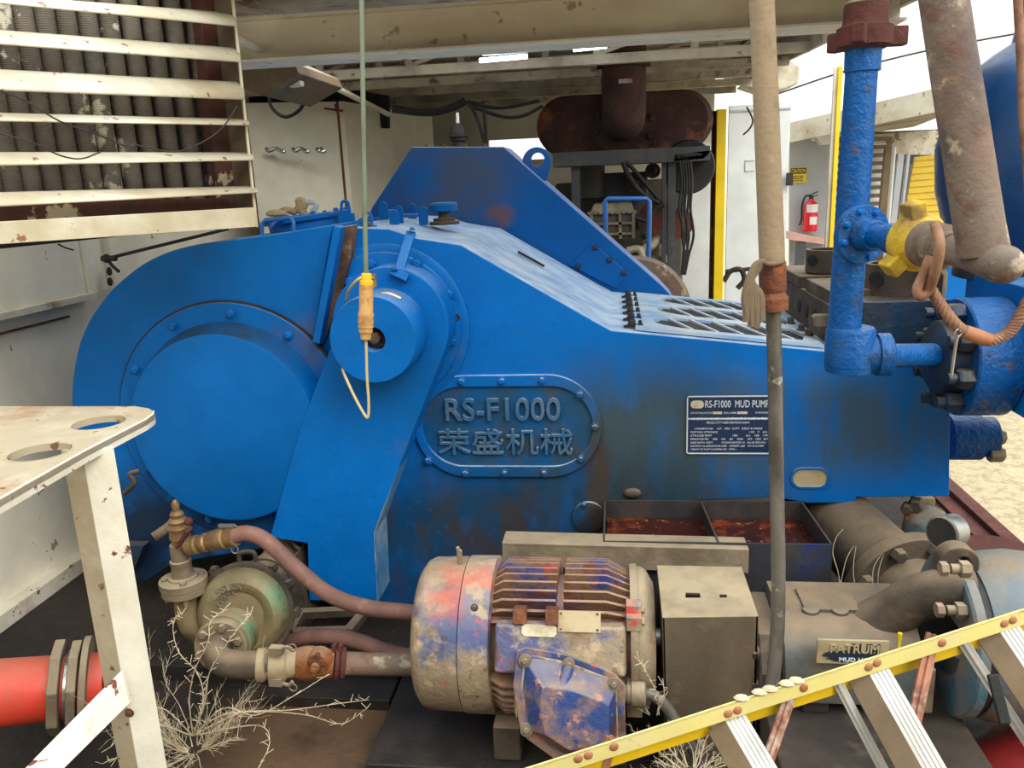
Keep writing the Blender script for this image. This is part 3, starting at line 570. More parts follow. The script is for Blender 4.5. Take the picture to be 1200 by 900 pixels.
# rusty big pipe and tee
tp = thing('rusty_pipe', 'thick weathered rusty pipe coming down at upper right to a ball ended tee', 'pipe', T)
b = B(); b.tube([P(1045, -420, 2.0), P(1104, -14, 1.96), P(1128, 140, 1.94), P(1147, 262, 1.93), T+V((0, 0, .01))], lambda t: R(24+4*t, T), 40, 4); obj('pipe_run', b, MT['pipebrown'], tp)
b = B(); E_ = P(1176, 310, 1.87); b.lathe(hd+d2*.06, (E_-hd-d2*.06), [(0, R(17, T)), (.08, R(18, T)), ((E_-hd).length-.09, R(21, T)), ((E_-hd).length-.06, R(22, T))]+[((E_-hd).length-.06+R(22, T)*math.sin(a*PI/16), R(22, T)*math.cos(a*PI/16)) for a in range(1, 9)], 40); obj('tee_body', b, MT['pipebrown'], tp)
# wire rope sling
wr = thing('wire_rope_sling', 'rusty wire rope sling hanging from the tee with orange ferrule', 'rope', P(1110, 370, 1.87))
path = [P(1081, 322, 1.90), P(1090, 338, 1.89), P(1103, 358, 1.88), P(1122, 382, 1.87), P(1140, 393, 1.87), P(1160, 399, 1.87), P(1180, 391, 1.87), P(1193, 375, 1.87), P(1206, 350, 1.87)]
sp = spline(path, 14)
for s_ in range(4):
    pts = []
    for i, p in enumerate(sp):
        t = (sp[min(i+1, len(sp)-1)]-sp[max(i-1, 0)]).normalized(); u, v, _ = frame(t); an = i*.55+s_*PI/2
        pts.append(p+(u*math.cos(an)+v*math.sin(an))*.0075)
    obj('strand', B().tube(pts, .0058, 7), MT['wire'], wr)
b = B(); b.tube([P(1130, 388, 1.87), P(1145, 394, 1.87), P(1160, 399, 1.87)], lambda t: .0165-.004*abs(t-.5), 16, 4); obj('ferrule', b, MT['ferrule'], wr)
b = B(); b.tube([P(1096, 262, 1.86), P(1101, 285, 1.83), P(1098, 310, 1.84), P(1089, 338, 1.87), P(1079, 347, 1.87), P(1075, 338, 1.87), P(1084, 318, 1.87), P(1090, 300, 1.87)], .011, 12, 6); obj('eye_loop', b, MT['wire'], wr)
b = B(); b.tube([P(1122, 392, 1.86), P(1119, 410, 1.86), P(1115, 440, 1.86)], .0035, 8); b.tube([P(1118, 392, 1.86), P(1122, 386, 1.86), P(1127, 390, 1.86), P(1122, 396, 1.86)], .002, 6, 4); obj('latch_pin', b, MT['steel'], wr)
# dampener
dc = P(1232, 170, 2.95); rd = R(122, dc)
dm = thing('pulsation_dampener', 'big dark blue pulsation dampener vessel at the right edge', 'pressure vessel', dc)
b = B(); b.lathe(dc-UP*rd*1.1, UP, [(0, rd*.55), (.02, rd*.7), (rd*.3, rd*.86), (rd*.7, rd*.97), (rd*1.1, rd), (rd*1.5, rd*.93), (rd*1.8, rd*.76), (rd*1.95, rd*.58), (rd*2.05, rd*.42), (rd*2.3, rd*.38), (rd*2.7, rd*.38)], 64); vs_ = obj('vessel', b, MT['vesselblue'], dm)
b = B(); b.lathe(dc-UP*rd*1.25, UP, [(0, rd*.75), (.05, rd*.75), (.05, rd*.6), (.1, rd*.6)], 48); obj('base_flange', b, MT['bluedark'], dm, bevel=.003)
b = B(); b.tube([P(1170, -420, 2.4), P(1192, -12, 2.4), P(1196, 60, 2.4), P(1199, 140, 2.4), P(1204, 200, 2.4), P(1212, 330, 2.4)], .011, 12, 4); obj('hanging_wire_rope', b, MT['wire'], None, 'rusty wire rope hanging straight down at the right edge', 'rope')
# long hanging pipe
hp = thing('hanging_pipe', 'tan vertical pipe with rusty coupling and grey hose hanging before the pump', 'pipe', P(905, 400, 2.0))
b = B(); b.tube([P(874, -420, 2.0), P(892, -14, 2.0), P(898, 130, 2.0), P(905, 312, 2.0)], lambda t: R(13+2*t, P(900, 200, 2.0)), 32, 4); obj('upper_pipe', b, MT['pipetan'], hp)
q = P(906, 364, 2.0); k_ = S(q); b = B(); b.lathe(q, P(905, 304, 2.0)-q, [(0, 10*k_), (1*k_, 17*k_), (15*k_, 17.5*k_), (17*k_, 16*k_), (20*k_, 14.5*k_), (22*k_, 14*k_), (24*k_, 15.5*k_), (56*k_, 15.5*k_), (58*k_, 14*k_)], 36); obj('coupling', b, MT['rust'], hp)
b = B(); b.tube([P(906, 360, 2.0), P(908, 440, 2.0), P(910, 560, 2.0), P(912, 660, 1.98), P(911, 740, 1.96), P(904, 812, 1.93)], R(8.7, q), 24, 6); obj('lower_hose', b, MT['galv'], hp)
b = B()
for i in range(7):
    dx = i*3.0; b.tube([P(896, 306, 1.97), P(884-dx*.2, 312+dx, 1.955), P(873+dx, 345, 1.95), P(876+dx*.9-4*(i % 2), 372+(i*5) % 13, 1.95)], lambda t: .006+.004*t, 8, 5)
b.tube([P(893, 306, 1.99), P(899, 309, 1.955), P(908, 309, 1.955), P(918, 306, 1.98), P(908, 303, 2.03), P(893, 306, 1.99)], .005, 8, 4)
obj('rag', b, MT['cloth'], None, 'dirty brown rag tied round the tan hanging pipe', 'rag')
# ---------------- hanging cord with yellow connector
pcord = thing('pendant_connector', 'yellow cable connector on a grey green rod hanging before the pump', 'connector', P(429, 360, 2.35))
b = B(); b.tube([P(418.5, -300, 2.35), P(423.5, -14, 2.35), P(426, 150, 2.35), P(429, 330, 2.35)], R(2.8, P(429, 330, 2.35)), 12, 3); obj('rod', b, MT['greenrod'], pcord)
q = P(428.5, 398, 2.35); k_ = S(q); dr = P(429.5, 322, 2.35)-q
b = B(); b.lathe(q, dr, [(0, 5*k_), (1*k_, 6*k_), (8*k_, 6.5*k_), (9*k_, 8*k_), (14*k_, 8*k_), (15*k_, 9*k_), (18*k_, 8.3*k_), (22*k_, 9.3*k_), (26*k_, 8.6*k_), (30*k_, 9.3*k_), (34*k_, 8*k_), (64*k_, 8*k_)], 24); obj('plug_body', b, MT['plugtan'], pcord)
b = B(); b.lathe(q+dr.normalized()*64*k_, dr, [(0, 7.4*k_), (1*k_, 7.8*k_), (5*k_, 7.8*k_), (6*k_, 6.4*k_), (13*k_, 6*k_), (14*k_, 4*k_)], 12); obj('plug_cap', b, MT['yellowplug'], pcord, ang=20)
b = B(); b.tube([P(429, 398, 2.35), P(430, 440, 2.35), P(432, 470, 2.35), P(431.5, 487, 2.35), P(428, 487, 2.35), P(416, 466, 2.36), P(404, 440, 2.4), P(401, 432, 2.62)], R(1.7, q), 8, 6)
b.tube([P(406, 352, 2.6), P(409, 340, 2.5), P(420, 327, 2.46), P(432, 324, 2.5), P(437, 326, 2.55)], R(1.8, q), 8, 6); obj('cord', b, MT['cord'], pcord)
b = B(); b.cyl(P(437, 321, 2.56), P(438, 336, 2.56), .011, n=14); obj('hose_fitting', b, MT['brass'], pcord)
# ================================================================== electric motor
YM = 2.2
mo = thing('electric_motor', 'finned electric motor with flaking red and blue paint', 'motor', P(620, 835, YM))
ax = P(530, 740, YM); k = S(ax); AX = lambda px: V((P(px, 744, YM).x, YM, ax.z))
rc = 87*k
A = AX(497); w = AX(586).x-A.x
b = B(); b.lathe(A, RT, [(0, .02), (0, rc*.72), (w*.03, rc*.86), (w*.09, rc*.95), (w*.17, rc*.985), (w*.6, rc*1.0), (w*.62, rc*1.01)], 72, cap=False)
cw = obj('fan_cowl', b, MT['motor'], mo, label='round fan cowl with red and blue paint patches')
b = B(); b.lathe(A+RT*w*.63, RT, [(0, rc*.98), (0, rc*1.015), (w*.36, rc*1.015), (w*.37, rc*.96), (w*.37, .05)], 72, cap=False); obj('cowl_band', b, MT['motor'], cw)
for x, y in ((556, 712), (520, 790)): obj('bolt', B().bolt(P(x, y, YM-rc*.93), FR+UP*.3, .008), MT['brown'], cw)
b = B(); q = P(539, 657, YM); b.beam(q-UP*.01, q+UP*.035, .016, .012); b.beam(q+UP*.03, q+UP*.045-RT*.006, .012, .01); obj('lifting_eye', b, MT['tanmetal'], mo, bevel=.003)
# body core
A2 = AX(584); w2 = AX(741).x-A2.x; r2 = rc*.86
b = B(); b.lathe(A2, RT, [(0, r2*.9), (w2, r2*.9)], 64); body = obj('stator_housing', b, MT['motorfin'], mo)
for i in range(46):
    an = 2*PI*i/46; y, z = math.cos(an), math.sin(an)
    if (y < -.35 and -.02 < z < .62): continue
    d_ = V((0, y, z)); t_ = V((0, -z, y))
    cut = .5 if (z > .2) else None
    for u0, u1 in (((.01, .47), (.52, 1.0)) if cut else ((.01, 1.0),)):
        x0, x1 = A2.x+w2*u0, A2.x+w2*u1
        r0 = r2*.86; r1 = rc*1.0
        pr = [(x0, r0), (x0, r1 if u0 > .3 else r1*.9), (x0+(.0 if u0 > .3 else w2*.08), r1), (x1-(w2*.18 if u1 == 1 else 0), r1), (x1, r1*.93 if u1 < 1 else r1*.84), (x1, r0)]
        b = B(); b.prism([V((x, ax.y, ax.z))+d_*r-t_*.0035 for x, r in pr], t_*.007); obj('fin', b, MT['motorfin'], body)
# front cast pad with plates
dn = V((0, -math.cos(.42), math.sin(.42))); dt = V((0, math.sin(.42), math.cos(.42)))
c = AX(662)+dn*rc*.90
b = B(); wx = w2*.46
def pad(cx, n0, n1, wx, h0, h1, z0=0): # bevelled block standing out of the housing
    f = lambda n_, wx, h: [cx+dn*n_+RT*sx*wx+dt*(z0+sy*h) for sx, sy in ((-1, -1), (1, -1), (1, 1), (-1, 1))]
    return B().hexa(f(n0, wx, h0), f(n1, wx*.95, h1))
obj('terminal_pad', pad(c, -.06, .045, wx, .075, .065, -.01), MT['motor'], mo, bevel=.01, label='raised casting with tags and red paint spot')
q = c+dn*.045+dt*.045; 
b = B(); f = q+RT*.055; b.prism([f+RT*(-.058)-dt*.005, f+RT*.058-dt*.005, f+RT*.058+dt*.05-dn*.01, f+RT*(-.058)+dt*.05-dn*.01], dn*.006); obj('rating_plate', b, MT['tag'], mo)
for u in (-.05, .05):
    for v in (.002, .043): obj('rivet', B().cyl(f+RT*u+dt*v+dn*.006-dn*v*.2, f+RT*u+dt*v+dn*.009-dn*v*.2, .003, n=10), MT['brown'], mo)
f = q-RT*.055; b = B(); b.prism([f-RT*.048-dt*.012, f-RT*.04-dt*.02, f+RT*.04-dt*.02, f+RT*.048-dt*.012, f+RT*.048+dt*.005, f+RT*.04+dt*.012, f-RT*.04+dt*.012, f-RT*.048+dt*.005], dn*.005); obj('small_tag', b, MT['taglight'], mo)
for u in (-.055, .035): obj('lug_block', B().hexa([f+RT*(u-.018)+dt*.012-dn*.02, f+RT*(u+.018)+dt*.012-dn*.02, f+RT*(u+.018)+dt*.06-dn*.03, f+RT*(u-.018)+dt*.06-dn*.03], [f+RT*(u-.018)+dt*.012+dn*.012, f+RT*(u+.018)+dt*.012+dn*.012, f+RT*(u+.018)+dt*.05+dn*.006, f+RT*(u-.018)+dt*.05+dn*.006]), MT['rust'], mo, bevel=.002)
# end bell
A3 = AX(738); b = B(); b.lathe(A3, RT, [(0, rc*.8), (0, rc*.93), (.02, rc*.94), (.02, rc*.90), (.035, rc*.9), (.05, rc*.86), (.07, rc*.70), (.075, rc*.3), (.075, .02)], 64, cap=False); eb = obj('end_bell', b, MT['tanmetal'], mo)
for an in (.9, 2.4, -2.6, 3.3): 
    q = A3+V((0, -abs(math.cos(an)), math.sin(an)))*rc*.93; b = B(); b.box(q.x-.012, q.x+.03, q.y-.02, q.y+.02, q.z-.02, q.z+.02); b.hex(q+RT*.03, RT, .012, .01); obj('bell_lug', b, MT['motor'], eb, bevel=.003)
b = B(); b.cyl(A3+RT*.05, A3+RT*.14, .028, n=24); obj('drive_shaft', b, MT['steel'], mo)
# feet
for x in (AX(600).x, AX(715).x):
    b = B(); b.box(x-.04, x+.04, YM-.2, YM+.2, .071, ax.z-rc*.8); obj('foot', b, MT['brown'], mo, bevel=.006)
# junction box
jn = V((.03, -.94, .32)).normalized(); jx = V((1, 0, 0)); jx = (jx-jn*jx.dot(jn)).normalized(); jy = jn.cross(jx)*-1
if jy.z < 0: jy = -jy
jc = P(668, 822, 1.93); kj = S(jc)
def J(u, v, n): return jc+jx*u*kj+jy*v*kj+jn*n
box = [(-60, 56), (-48, 60), (-4, 53), (50, 34), (61, 22), (62, -46), (10, -66), (-10, -66), (-55, -36), (-64, 18)]
b = B(); b.prism([J(u*.9, v*.9, -.14) for u, v in box], jn*.16); jb = obj('junction_box', b, MT['motor'], mo, bevel=.004)
b = B(); b.prism([J(u*1.04, v*1.04, .0) for u, v in box], jn*.018); obj('box_flange', b, MT['motorblue'], jb, bevel=.003)
b = B(); inner = [J(u*.88, v*.86, .018) for u, v in box]; outer_ = [J(u*.62+6, v*.55-8, .075) for u, v in box]; b.rings([inner, outer_]); obj('box_cover', b, MT['motorblue'], jb, bevel=.008, label='domed cover with blue and red paint')
for u, v in ((-52, 48), (-1, 45), (51, 24), (52, -42), (-50, -30)):
    b = B(); b.cyl(J(u, v, -.0), J(u, v, .03), .017, n=20); b.bolt(J(u, v, .03), jn, .009); obj('cover_screw', b, MT['tanmetal'], jb)
b = B(); b.tube([J(-1, 42, .03), J(-12, 14, .065)], .016, 14); obj('cover_rib', b, MT['motorblue'], jb)
b = B(); b.hexa([J(-45, 60, -.16), J(8, 60, -.16), J(2, 92, -.16), J(-35, 92, -.16)], [J(-45, 60, -.01), J(8, 60, -.01), J(-4, 80, -.05), J(-35, 80, -.05)]); b.hexa([J(14, 60, -.16), J(62, 54, -.16), J(52, 90, -.16), J(30, 92, -.16)], [J(10, 60, -.01), J(60, 54, -.01), J(48, 82, -.05), J(30, 84, -.05)]); obj('box_neck', b, MT['tanmetal'], jb, bevel=.006)
b = B(); b.prism([J(-66, -20, -.05), J(-66, 12, -.05), J(-62, 12, -.0), J(-62, -20, -.0)], -jx*.003); obj('side_tag', b, MT['tag'], jb)
gl = P(728, 813, 1.97); b = B(); b.lathe(gl, RT, [(0, .024), (.006, .028), (.012, .024), (.018, .028), (.026, .028), (.028, .033), (.062, .034), (.066, .03)], 24); gland = obj('cable_gland', b, MT['tanmetal'], jb)
b = B(); b.tube([P(752, 813, 1.97), P(766, 815, 1.97), P(782, 830, 1.97), P(798, 856, 1.97), P(830, 905, 1.99)], .016, 20, 6); obj('flexible_conduit', b, MT['galv'], None, 'grey flexible conduit curving from the motor junction box to the floor', 'conduit')
b = B(); b.box(P(440, 895, 2.05).x, P(735, 880, 2.05).x, 1.96, 2.5, 0, .07); obj('motor_base', b, MT['dark'], None, 'low dirty steel base plate under the electric motor', 'base', bevel=.006)
# ---------------- coupling guard
Yg = 2.05; Yh = 2.34; g0 = P(776, 723.5, Yg); g1 = P(889, 722, Yg); h0 = P(772, 662, Yh); h1 = P(874, 664, Yh); h1.x = g1.x-.002; h0.x = g0.x; h0.z = h1.z
t = .008; zb = .02
b = B(); b.hexa([(g0.x+.012, Yg, zb), (g1.x+.006, Yg, zb), g1, g0], [(g0.x+.012, Yg+t, zb), (g1.x+.006, Yg+t, zb), g1+V((0, t, -t)), g0+V((0, t, -t))])
hl1 = circ((g0.lerp(h1, .5))+V((-.03, -.02, 0)), .013, 5, x=RT, y=(h0-g0).normalized()); 
nn = (g1-g0).cross(h0-g0).normalized(); 
if nn.z < 0: nn = -nn
mid = (g0+g1+h0+h1)/4; uu = (h0-g0).normalized()
b.plate([g0, g1, h1, h0], [[mid+RT*(-.035+dx)+uu*(-.03+dy) for dx, dy in ((-.022, -.014), (.02, -.012), (.02, .012), (-.019, .013))], [mid+RT*(.05+dx)+uu*(-.03+dy) for dx, dy in ((-.010, -.009), (.010, -.007), (.010, .008), (-.009, .008))]], nn*-t)
b.hexa([(g0.x+.012, Yg, zb), (h0.x, Yh, zb), h0, g0], [(g0.x+.012+t, Yg, zb), (h0.x+t, Yh, zb), h0+RT*t, g0+RT*t]); b.hexa([(g1.x+.006, Yg, zb), (h1.x, Yh, zb), h1, g1], [(g1.x-t, Yg, zb), (h1.x-t, Yh, zb), h1-RT*t, g1-RT*t])
obj('coupling_guard', b, MT['guardtan'], None, 'dusty tan sheet metal box guard beside the electric motor', 'guard', bevel=.002)
# ---------------- channel behind
Yc = 2.47; c0 = P(588, 636, Yc); c1 = P(878, 644, Yc)
b = B(); b.hexa([c0, c1, c1+V((0, .1, -.002)), c0+V((0, .1, -.002))], [c0-UP*.012, c1-UP*.012, c1+V((0, .1, -.014)), c0+V((0, .1, -.014))])
b.hexa([c0+V((.0, 0, -.005)), c1+V((0, 0, -.005)), c1+V((.0, 0, -.085)), c0+V((0.0, 0, -.085))], [c0+V((0, .01, -.005)), c1+V((0, .01, -.005)), c1+V((0, .01, -.085)), c0+V((.0, .01, -.085))])
obj('steel_channel', b, MT['tanmetal'], None, 'dusty horizontal steel channel behind the electric motor', 'channel', bevel=.003)
# ---------------- oil tray
ot = thing('drip_tray', 'open divided steel tray of rusty oil below the pump nameplate', 'tray', P(840, 690, 2.65))
Yt0, Yt1 = 2.50, 2.86; B0 = P(708, 577, Yt1); B1 = P(941, 577, Yt1); F0 = P(711, 633, Yt0); F1 = P(976, 638, Yt0)
zt = F1.z; B0.z = B1.z = F0.z = zt; F0.x = B0.x+.0; t = .006; zl = zt-.26
b = B()
def wall(b, p, q, t, z0):
    d = (q-p); n = V((-d.y, d.x, 0)).normalized()*t; b.hexa([V((p.x, p.y, z0)), V((q.x, q.y, z0)), q, p], [V((p.x, p.y, z0))+n, V((q.x, q.y, z0))+n, q+n, p+n])
wall(b, B1, B0, t, zl); wall(b, B0, F0, t, zl); wall(b, F1, B1, t, zl)
b.prism([V((B0.x, B0.y, zl)), V((B1.x, B1.y, zl)), V((F1.x, F1.y, zl)), V((F0.x, F0.y, zl))], (0, 0, .006)); obj('tray_body', b, MT['tray'], ot)
b = B(); wall(b, F0, F1, t, zl); obj('front_wall', b, MT['trayfront'], ot, bevel=.001)
D0 = P(821, 577, Yt1); D1 = P(842, 637, Yt0); D0.z = D1.z = zt-.004; b = B(); wall(b, D0, D1, t, zl); obj('divider', b, MT['tray'], ot)
b = B(); e_ = .01; b.prism([V((B0.x+e_, B0.y-e_, zt-.072)), V((B1.x-e_, B1.y-e_, zt-.072)), V((F1.x-e_, F1.y+e_, zt-.072)), V((F0.x+e_, F0.y+e_, zt-.072))], (0, 0, .004)); obj('oil', b, MT['oil'], None, 'rusty red brown oil lying in the divided drip tray', 'oil', kind='stuff')
# ================================================================== centrifugal pump at right
cp = thing('centrifugal_pump', 'dusty blue grey centrifugal pump with arched frame behind the ladder', 'pump', P(1000, 800, 2.15))
xa_, xb_ = P(921, 760, 2.0).x, P(1086, 760, 2.0).x; zt_ = P(990, 696, 2.22).z
sec = [(1.99, .33), (1.985, zt_-.20), (1.99, zt_-.12), (2.02, zt_-.05), (2.08, zt_-.01), (2.16, zt_), (2.30, zt_-.005), (2.36, zt_-.06), (2.38, .33)]
b = B(); b.prism([V((xa_, y, z)) for y, z in sec], RT*(xb_-xa_)); pf = obj('bearing_frame', b, MT['hog'], cp, bevel=.012)
b = B(); b.prism([V((xa_-.06, y, z)) for y, z in ((2.03, .28), (2.02, zt_-.14), (2.08, zt_-.05), (2.3, zt_-.04), (2.34, .28))], RT*.06); ep = obj('end_plate', b, MT['brown'], cp, bevel=.006)
for z in (zt_-.1, zt_-.2): obj('bolt', B().bolt(V((xa_-.06, 2.06, z)), -RT, .016), MT['brown'], ep)
b = B(); b.beam(V((xb_+.005, 1.99, .3)), V((xb_+.005, 1.99, zt_-.08)), .03, .03, up=FR); obj('rib', b, MT['tanmetal'], pf, bevel=.005)
b = B(); b.box(P(940, 700, 2.15).x, P(1007, 700, 2.15).x, 2.12, 2.24, zt_-.01, zt_+.007); obj('inspection_cover', b, MT['hog'], pf, bevel=.004)
for x in (953, 988): obj('cover_ear', B().prism(circ(V((P(x, 708, 2.1).x, 2.125, zt_-.006)), .024, 14, PI, 2*PI, y=V((0, .85, .3))), (0, .0, .014)), MT['hog'], pf, bevel=.002)
a_ = P(958, 749, 1.975); d_ = P(1040, 779, 1.975); W_ = d_.x-a_.x; H_ = a_.z-d_.z
b = B(); b.box(a_.x, d_.x, 1.972, 1.98, d_.z, a_.z); pp = obj('name_plate', b, MT['tag'], cp, bevel=.001, label='tan name plate with flaking dark sticker')
b = B(); random.seed(3); cxx = (a_.x+d_.x)/2; czz = (a_.z+d_.z)/2
outl = []
for k_ in range(44):
    an = 2*PI*k_/44; rr_ = 1+random.uniform(-.14, .14); outl.append(V((cxx+math.cos(an)*W_*.41*rr_, 1.9712, czz-H_*.13+math.sin(an)*H_*(.22 if math.sin(an) > 0 else .27)*rr_)))
b.prism(outl, (0, -.0012, 0)); obj('sticker', b, MT['darkblue'], pp)
obj('lettering', text('PATRUM', V((cxx+W_*.02, 1.9716, czz+H_*.17)), W_*.68, H_*.36, .003, bold=.02), MT['tag'], pp)
b = B(); text('RUM', V((cxx+W_*.17, 1.9714, czz+H_*.18)), W_*.4, H_*.42, .0012, bold=.03, b=b); obj('lettering', b, MT['darkblue'], pp)
obj('lettering', text('MUD HOG', V((cxx+W_*.06, 1.9697, czz-H_*.28)), W_*.5, H_*.17, .002, bold=.02), MT['plateink'], pp)
b = B(); q = P(1055, 742, 1.98); b.tube([q, q-UP*.02, q-UP*.12], lambda t: .006*(1-t*.7), 8); obj('paint_drip', b, MT['yellow'], pf)
b = B(); b.box(P(905, 850, 1.9).x, P(1150, 850, 1.9).x, 1.72, 2.5, 0, .27); b.box(xa_+.05, xa_+.12, 2.0, 2.3, .27, .34); b.box(xb_-.12, xb_-.05, 2.0, 2.3, .27, .34); obj('pump_base', b, MT['baseplate'], cp, bevel=.006)
# arched arm
rg = P(1106, 742, 2.1); rr_ = R(93, rg)
b = B(); pth = [P(1000, 745, 2.14), P(1040, 722, 2.12), P(1072, 702, 2.09), P(1105, 690, 2.06), P(1142, 688, 2.05)]
b.tube(pth, lambda t: .07-.022*t, 24, 5); obj('arched_arm', b, MT['brown'], cp)
b = B(); b.tube([P(1042, 714, 2.25), P(1075, 700, 2.3), P(1110, 690, 2.3), P(1142, 690, 2.3)], .05, 20, 5); obj('arched_arm', b, MT['brown'], cp)
b = B(); b.cyl(V((xb_-.02, 2.19, zt_-.16)), V((rg.x+.05, 2.19, rg.z)), .06, n=28); obj('pump_shaft', b, MT['dark'], cp)
b = B(); b.lathe(rg, RT, [(0, rr_*.5), (0, rr_*.97), (.006, rr_), (.028, rr_), (.03, rr_*.97), (.03, rr_*.3)], 72, cap=False); ar = obj('adapter_ring', b, MT['volute'], cp)
b = B(); b.lathe(rg+RT*.03, RT, [(0, rr_*.95), (.02, rr_*.95)], 72, False); obj('ring_gap', b, MT['black'], ar)
for x, y in ((1132, 667), (1150, 716)):
    q = P(x, y, 1.98); q.x = rg.x; b = B(); b.cyl(q-RT*.05, q, .013, n=16); b.hex(q-RT*.028, RT, .022, .026); b.hex(q-RT*.075, RT, .019, .02); obj('stud_nut', b, MT['tanmetal'], ar, bevel=.001)
b = B(); q = P(1124, 663, 2.06); b.plate(circ(q, .052, 18, 0, PI)+[q-RT*.052-UP*.06, q+RT*.052-UP*.06], [circ(q+RT*.01+UP*.008, .016, 14)], (0, .05, 0)); obj('lifting_ear', b, MT['brown'], ar, bevel=.006)
b = B(); b.lathe(rg+RT*.05, RT, [(0, rr_*.5), (0, rr_*.97), (.03, rr_*1.02), (.12, rr_*1.06), (.2, rr_*1.02), (.28, rr_*.9), (.3, rr_*.4)], 72, cap=False); obj('volute', b, MT['volute'], cp)
q = P(1168, 646, 2.2); b = B(); b.lathe(q-UP*.05, UP, [(0, .06), (.03, .07), (.04, .10), (.055, .10)], 32); obj('outlet_flange', b, MT['rustred'], cp, bevel=.003)
# gauge
ga = thing('pressure_gauge', 'round steel pressure gauge with dark face beside the pump flange', 'gauge', P(1112, 655, 2.15))
c = P(1106, 624, 2.15); gd_ = V((-.80, -.58, .08)).normalized(); rgz = R(20, c)
b = B(); b.lathe(c-gd_*.05, gd_, [(0, rgz*.7), (.004, rgz*.98), (.012, rgz), (.045, rgz*.97), (.047, rgz*1.04), (.058, rgz*1.04), (.06, rgz*.9)], 40); gc = obj('case', b, MT['steel'], ga)
b = B(); b.cyl(c+gd_*.008, c+gd_*.0125, rgz*.9, n=36); obj('dial', b, MT['dark'], gc)
b = B(); b.cyl(c-gd_*.03-UP*rgz*.9, c-gd_*.03-UP*(rgz+.05), .009, n=14); q = c-gd_*.03-UP*(rgz+.04); b.hex(q, DOWN, .018, .03); b.sphere(q-RT*.02-UP*.02, .014, 8); b.sphere(q-RT*.015-UP*.045, .016, 8); obj('stem', b, MT['dark'], ga)
# suction manifold
sm = thing('suction_manifold', 'brown dust covered suction pipe with bolted round flange under the pump end', 'pipe', P(1050, 660, 2.8))
f0 = P(1058, 690, 2.60); fdir = V((.26, -.94, -.16)).normalized()
b = B(); b.cyl(f0-fdir*.7, f0, R(45, f0), R(50, f0), 48); obj('pipe_barrel', b, MT['brown'], sm)
b = B(); b.cyl(f0-fdir*.03, f0+fdir*.02, R(72, f0), n=56); mf = obj('manifold_flange', b, MT['brown'], sm, bevel=.004)
u_, v_, _ = frame(fdir)
for k_ in range(8):
    an = 2*PI*k_/8+.38; q = f0+fdir*.02+(u_*math.cos(an)+v_*math.sin(an))*R(61, f0); obj('bolt', B().hex(q, fdir, .026, .03), MT['brown'], mf, bevel=.002)
b = B(); b.lathe(f0+fdir*.02, fdir, [(0, R(47, f0)), (.05, R(45, f0)), (.13, R(38, f0)), (.2, R(24, f0))], 40); obj('reducer', b, MT['brown'], sm)
b = B(); q = P(1086, 607, 2.95); b.lathe(q, UP+FR*.3, [(-.08, .075), (0, .075), (.015, .068), (.028, .045), (.033, .01)], 32); vc = obj('valve_cap', b, MT['volute'], None, 'round blue and orange cap behind the pressure gauge', 'cap')
b = B(); b.lathe(q+(UP+FR*.3).normalized()*.002, UP+FR*.3, [(0, .077), (.012, .071), (.024, .052)], 32, False, PI*.1, PI*1.1); obj('orange_band', b, MT['orange'], vc)
b = B(); q = P(1088, 592, 3.05); b.box(q.x-.05, q.x+.02, q.y-.01, q.y+.05, 0, q.z+.03); obj('steel_stud', b, MT['tag'], None, 'upright tan steel plate under the pump end', 'bracket', bevel=.002)
for x, y, r_ in ((1074, 590, .03), (1064, 593, .022)): b = B(); b.hex(P(x, y, 2.98), FR-RT*.5, r_, .05); obj('hex_bolt', b, MT['brown'], None, ('larger' if r_ > .025 else 'smaller')+' brown hexagon bolt head under the right end of the pump', 'bolt', 'bolt heads under the pump end', bevel=.002)
# ================================================================== small green pump, lower left
gp = thing('green_pump', 'small round centrifugal pump with flaking green paint and raised lettering', 'pump', P(285, 800, 2.45))
ga0 = P(281, 722, 2.38); gb0 = P(345, 640, 3.0); gdir = (P(250, 757, 2.2)-P(300, 705, 2.62)).normalized(); k = S(ga0)
gc = ga0
b = B(); b.lathe(gc-gdir*.10, gdir, [(0, 40*k), (.02, 58*k), (.05, 59*k), (.055, 56*k)], 56); cas = obj('casing', b, MT['brown'], gp)
b = B(); b.lathe(gc-gdir*.05, gdir, [(0, 54*k), (.03, 53*k), (.055, 48*k), (.066, 41*k), (.062, 34*k), (.048, 28*k), (.05, 20*k)], 56); cov = obj('volute_cover', b, MT['green'], gp, label='flaking green front cover with raised lettering')
u_, v_, _ = frame(gdir)
if v_.z < 0: v_ = -v_
u_ = v_.cross(gdir)
if u_.x < 0: u_ = -u_
def arc_text(s, rad, a_mid, step, size, n_):
    b = B()
    for i, ch in enumerate(s):
        if ch == ' ': continue
        an = a_mid-(i-(len(s)-1)/2)*step
        rd = u_*math.cos(an)+v_*math.sin(an); tx = u_*math.sin(an)-v_*math.cos(an)
        nn = tx.cross(rd).normalized(); 
        text(ch, gc+rd*rad+gdir*n_, size*.55, size, .004 if nn.dot(gdir) > 0 else -.004, x=tx, y=rd, b=b)
    return b
obj('raised_lettering', arc_text('MISSION', 38*k, 2.0, .17, .026, .012), MT['tanmetal'], cov)
obj('raised_lettering', arc_text('PUMPS', 28*k, 2.15, .2, .018, .002), MT['tanmetal'], cov)
b = B(); q = gc-gdir*.08+v_*57*k+u_*4*k; b.tube([q-u_*.03, q-u_*.025+v_*.03, q+u_*.02+v_*.032, q+u_*.03], .009, 10, 4); obj('lifting_lug', b, MT['brown'], cas)
for an in (.5, .95, -.1, 2.2): obj('casing_ear', B().hex(gc-gdir*.08+(u_*math.cos(an)+v_*math.sin(an))*60*k, gdir, .018, .03), MT['brown'], cas)
